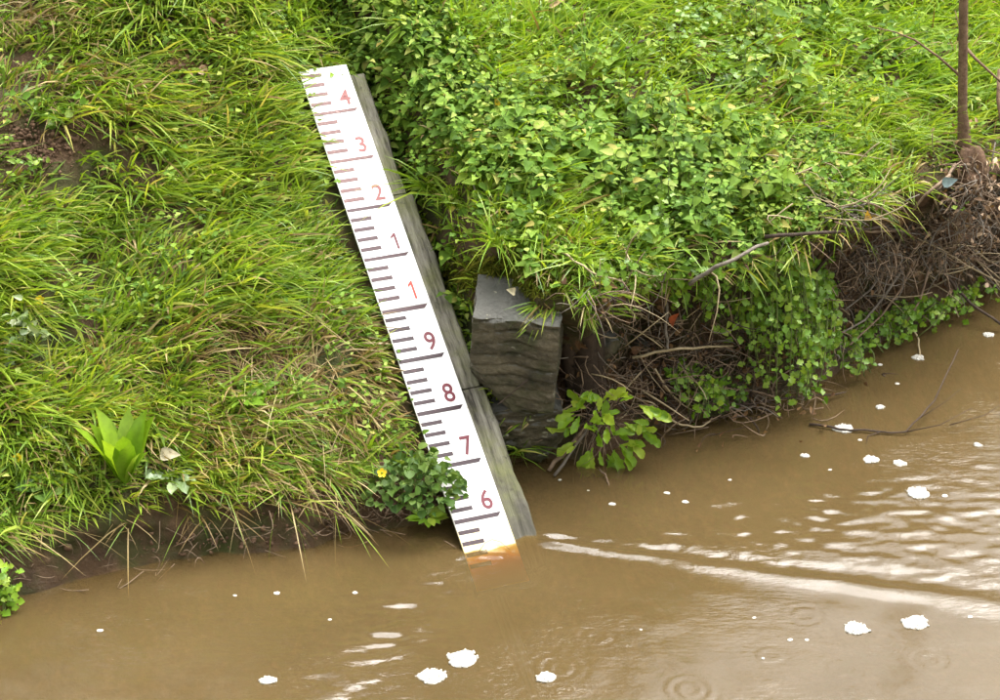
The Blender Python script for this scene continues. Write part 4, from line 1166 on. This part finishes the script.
# dead leaves caught in the debris
n = 900; bs = []
areas = face + [(650, 380, 45, 25), (955, 195, 25, 40), (985, 240, 25, 35), (900, 240, 35, 22), (186, 64, 10, 5), (225, 26, 8, 5)]
for i in range(n):
    (u, v, su, sv_) = random.choice(areas); bs.append(at(random.gauss(u, su), random.gauss(v, sv_), random.uniform(.0, .09)))
bs = np.array(bs); bs = bs[bs[:, 2] > .02]; n = len(bs)
V, F = leaves_bulk(bs, rng.normal(0, 1, (n, 3)), rng.normal(0, .6, (n, 3)) + np.array([0, -.6, .7]), rng.uniform(.012, .034, n), 'ovate', .8)
link('leaf_litter', new_mesh('leaf_litter', V, F, M['dead_leaf'], True), None, 'brown leaf litter caught in the bank debris', 'leaf litter', None, 'stuff')
n = 420; bs = []
for i in range(n):
    c, rx, rz = random.choice(RC[:4]); bs.append(c + b_sap + Vector((random.gauss(0, rx), random.uniform(-.14, -.02), random.gauss(0.02, rz))))
bs = np.array(bs)
V, F = leaves_bulk(bs, rng.normal(0, 1, (n, 3)), rng.normal(0, .6, (n, 3)) + np.array([0, -.6, .7]), rng.uniform(.012, .034, n), 'ovate', .8)
link('root_litter', new_mesh('root_litter', V, F, M['pale_dead'], True), None, 'pale brown leaf scraps caught in the roots under the sapling', 'leaf litter', None, 'stuff')
def flat(name, c): 
    mm, nt_, ou = mat(name); cc = mixc(nt_, maprange(nt_, noise(nt_, 60, 3), .4, .65), c, tuple(x * .6 for x in c)); principled(nt_, ou, cc, .5, .4); M[name] = mm
flat('orange_leaf', (.50, .12, .045)); flat('yellow_leaf', (.75, .42, .03)); flat('tan_leaf', (.48, .33, .17)); flat('brown_leaf', (.17, .085, .04)); flat('cream_leaf', (.40, .35, .22)); flat('blue_scrap', (.22, .30, .30))
for (u, v, sz_, mk, lab, off, ax) in ((672, 326, .055, 'orange_leaf', 'curled orange dead leaf hanging in the brown hollow', .23, (.1, -.3, .9)), (868, 220, .032, 'yellow_leaf', 'small yellow dead leaf above the dark hollow by the roots', .15, (-.1, -.2, .9)),
                                      (397, 165, .05, 'tan_leaf', 'tan dead leaf lying against the beam below the nettles', .05, (.5, -.3, .5)), (160, 455, .06, 'cream_leaf', 'cream dead leaf lying in the grass right of the dock plant', .05, (.9, -.2, .2)),
                                      (632, 352, .04, 'brown_leaf', 'reddish brown dead leaf beside the small pebble in the debris', .12, (.6, -.3, .5)), (172, 64, .05, 'brown_leaf', 'large brown dead leaf on the upper left bank', .04, (.8, -.3, .2)),
                                      (198, 68, .05, 'tan_leaf', 'pale brown curled leaf right of the large brown one on the upper left bank', .04, (.8, -.4, -.3)), (548, 5, .07, 'tan_leaf', 'tan dead leaf at the top edge of the bank', .05, (.7, -.2, .5)),
                                      (515, 292, .035, 'cream_leaf', 'cream fallen leaf lying on the pale top of the squared stone', .20, (-.5, -.6, .5)), (942, 183, .05, 'blue_scrap', 'blue-grey scrap of slate caught in the roots under the sapling', .16, (.9, -.2, .3))):
    p = at(u, v, off); root_ = link('fallen_leaf' if mk != 'blue_scrap' else 'slate_scrap', leaf_mesh('ovate', M[mk]), None, lab, 'leaf' if mk != 'blue_scrap' else 'slate')
    root_.location = p; root_.rotation_euler = frame(ax, Vector((0, -.7, .7)) + rv(.2)).to_euler(); root_.scale = (sz_ * 1.1, sz_, sz_)

# crumbly bare earth
ico_v = []; t_ = (1 + 5 ** .5) / 2
for a_, b_ in ((1, t_), (-1, t_), (1, -t_), (-1, -t_)):
    ico_v += [(a_, b_, 0)]
for a_, b_ in ((1, t_), (-1, t_), (1, -t_), (-1, -t_)):
    ico_v += [(0, a_, b_)]
for a_, b_ in ((1, t_), (-1, t_), (1, -t_), (-1, -t_)):
    ico_v += [(b_, 0, a_)]
ico_v = nrmz(np.array(ico_v, float))
import itertools
ico_f = [c_ for c_ in itertools.combinations(range(12), 3) if all(np.linalg.norm(ico_v[i] - ico_v[j]) < 1.1 for i, j in itertools.combinations(c_, 2))]
ico_f = np.array([(a_, b_, c_) if np.dot(np.cross(ico_v[b_] - ico_v[a_], ico_v[c_] - ico_v[a_]), ico_v[a_]) > 0 else (a_, c_, b_) for a_, b_, c_ in ico_f])
pv, pf, bb = [], [], 0
for (u, v, su, sv_, n) in ((22, 143, 24, 13, 420), (60, 138, 18, 10, 160), (182, 62, 11, 5, 45), (226, 25, 9, 5, 35), (115, 185, 18, 8, 40), (340, 508, 60, 12, 200), (220, 545, 70, 7, 120), (400, 508, 30, 10, 120), (370, 400, 30, 14, 50)):
    for i in range(n):
        c = np.array(at(random.gauss(u, su), random.gauss(v, sv_), random.uniform(0, .015)))
        if c[2] < .01: continue
        s_ = .002 + .008 * random.random() ** 2.2
        pv.append(c + ico_v * s_ * rng.uniform(.5, 1.4, (12, 1)) * rng.uniform(.6, 1.3, 3)); pf.append(ico_f + bb); bb += 12
link('soil_crumbs', new_mesh('soil_crumbs', np.concatenate(pv), np.concatenate(pf), M['clod'], False), None, 'crumbly brown earth lying in the bare patches of the bank', 'soil', None, 'stuff')

# ------------------------------------------------------------------ foam on the water
m, nt, out = mat('foam'); vor = N(nt, "ShaderNodeTexVoronoi"); vor.inputs["Scale"].default_value = 190
g = N(nt, "ShaderNodeNewGeometry"); nt.links.new(g.outputs["Position"], vor.inputs["Vector"])
principled(nt, out, (.47, .45, .40), .45, .4, bump(nt, vor.outputs[0], .5, .004)); M['foam'] = m
def foam(u, v, wpx, label, group='foam patches on the water', asp=.8):
    p = on_z(u, v); r0 = wpx / 330 / 2; v_ = []; f = []; nu = 22
    sd2 = random.uniform(0, 50)
    rings = [(1.0, -.12), (.97, .10), (.8, .26), (.45, .34), (.15, .38)]
    for rr, z in rings:
        for i in range(nu):
            an = 2 * math.pi * i / nu
            w_ = 1 + .45 * float(vnoise(np.array(math.cos(an) * 1.2 + sd2), np.array(math.sin(an) * 1.2), 3)) + .2 * float(vnoise(np.array(math.cos(an) * 3 + sd2), np.array(math.sin(an) * 3), 4))
            v_.append((r0 * rr * w_ * math.cos(an), r0 * asp * rr * w_ * math.sin(an), min(r0, .03) * z * .35))
    for k in range(len(rings) - 1):
        for i in range(nu):
            i2 = (i + 1) % nu; f.append((k * nu + i, k * nu + i2, (k + 1) * nu + i2, (k + 1) * nu + i))
    f.append(tuple(range((len(rings) - 1) * nu, len(rings) * nu)))
    if wpx > 7:
        for k in range(int(min(90, 5 * wpx))):           # bubbles standing on the raft and round its edge
            an = random.uniform(0, 6.28); rr = math.sqrt(random.random()) * 1.08; br = random.uniform(.0015, .0050)
            w_ = 1 + .45 * float(vnoise(np.array(math.cos(an) * 1.2 + sd2), np.array(math.sin(an) * 1.2), 3)) + .2 * float(vnoise(np.array(math.cos(an) * 3 + sd2), np.array(math.sin(an) * 3), 4))
            b0_ = len(v_); cz = min(r0, .03) * .35 * (.34 if rr < .6 else .12)
            v_ += [(r0 * rr * w_ * math.cos(an) + q_[0] * br, r0 * asp * rr * w_ * math.sin(an) + q_[1] * br, cz + q_[2] * br * .8) for q_ in ico_v]
            f += [tuple(int(i) + b0_ for i in q_) for q_ in ico_f]
    o = link('foam_patch', new_mesh('foam_patch', v_, f, M['foam'], True), None, label, 'foam', group)
    o.location = (p[0], p[1], float(water_h(np.array(p[0]), np.array(p[1]))) * 1.9 + .001)
    o.rotation_euler = (0, 0, random.uniform(-.4, .4))
for (u, v, w_, lab) in ((914, 623, 27, 'largest white foam patch, near the right edge of the water'), (855, 629, 22, 'white oval foam patch just left of the largest one'), (433, 677, 25, 'round white foam patch below the gauge, lower of a touching pair'),
                        (462, 658, 30, 'long white foam patch below the gauge, upper of a touching pair'), (547, 678, 16, 'small white foam patch near the bottom edge right of the pair'), (268, 681, 14, 'small white foam patch alone near the bottom left'),
                        (918, 493, 24, 'flat white foam patch in the rippled water at the right'), (872, 460, 16, 'white foam patch above the ripples on the right'), (900, 463, 14, 'small foam patch right beside the one above the ripples'),
                        (844, 429, 20, 'long foam patch beside the forked twig'), (918, 358, 12, 'foam fleck at the foot of the hanging pale stalk'), (989, 335, 11, 'foam fleck near the far right end of the water'),
                        (880, 407, 9, 'foam fleck above the forked twig'), (805, 456, 8, 'foam fleck left of the patches above the ripples'), (612, 504, 7, 'foam fleck in the calm water right of the beam'), (667, 493, 6, 'tiny foam fleck right of the one near the beam'), (790, 640, 5, 'tiny foam fleck left of the oval patch')):
    foam(u, v, w_, lab)
for (u, v, w_) in ((730, 480, 5), (588, 491, 4), (685, 502, 9), (754, 618, 5), (807, 640, 5), (763, 659, 4), (970, 617, 6), (641, 630, 4), (945, 496, 8), (978, 445, 10), (880, 365, 8), (897, 384, 7), (235, 596, 6), (277, 593, 8), (355, 593, 7), (100, 631, 9), (330, 620, 5), (560, 480, 5), (830, 470, 6), (860, 440, 6)):
    foam(u, v, w_ * .75, 'tiny white foam fleck drifting on the brown water', 'tiny foam flecks')

# ------------------------------------------------------------------ trees above the picture's top edge, seen mirrored in the water
def tree(x, y, h, cr, nl, label, seed):
    rd = random.Random(seed); g0, _ = down(x, y); root_ = thing('tree', g0, label, 'tree', 'trees behind the bank')
    mb = MB(); mb.tube([(0, 0, -.2), (.03, 0, h * .3), (-.04, .05, h * .6), (.05, 0, h * .95)], [.13, .10, .07, .02], 9)
    for i in range(14):
        z = h * rd.uniform(.2, .85); an = rd.uniform(0, 6.28); L_ = cr * rd.uniform(.6, 1.0)
        mb.tube(bez((0, 0, z), (math.cos(an) * L_, math.sin(an) * L_, z + L_ * .45), (0, 0, -.06), 5), [.04, .03, .022, .014, .006], 6)
    link('trunk', mb.mesh('trunk', M['bark']), root_)
    cl = nrmz(rng.normal(0, 1, (34, 3))) * rng.uniform(.3, 1, (34, 1)) * np.array([cr, cr, h * .36]) + np.array([0, 0, h * .62])
    ii = rng.integers(0, 34, nl); bs_ = cl[ii] + rng.normal(0, cr * .2, (nl, 3))
    V, F = leaves_bulk(bs_, rng.normal(0, 1, (nl, 3)), rng.normal(0, .6, (nl, 3)) + np.array([0, 0, .8]), rng.uniform(.07, .13, nl), 'ovate', 1.1)
    link('crown', new_mesh('crown', V, F, M['tree_leaf'], True), root_)
tree(-.95, 12.6, 6.6, 1.75, 15000, 'broad leafy tree behind the bank top, mirrored as the dark patch below the gauge', 3)
tree(-4.3, 13.2, 7.0, 2.0, 15000, 'broad tree behind the left bank top, mirrored in the water at the left', 4)
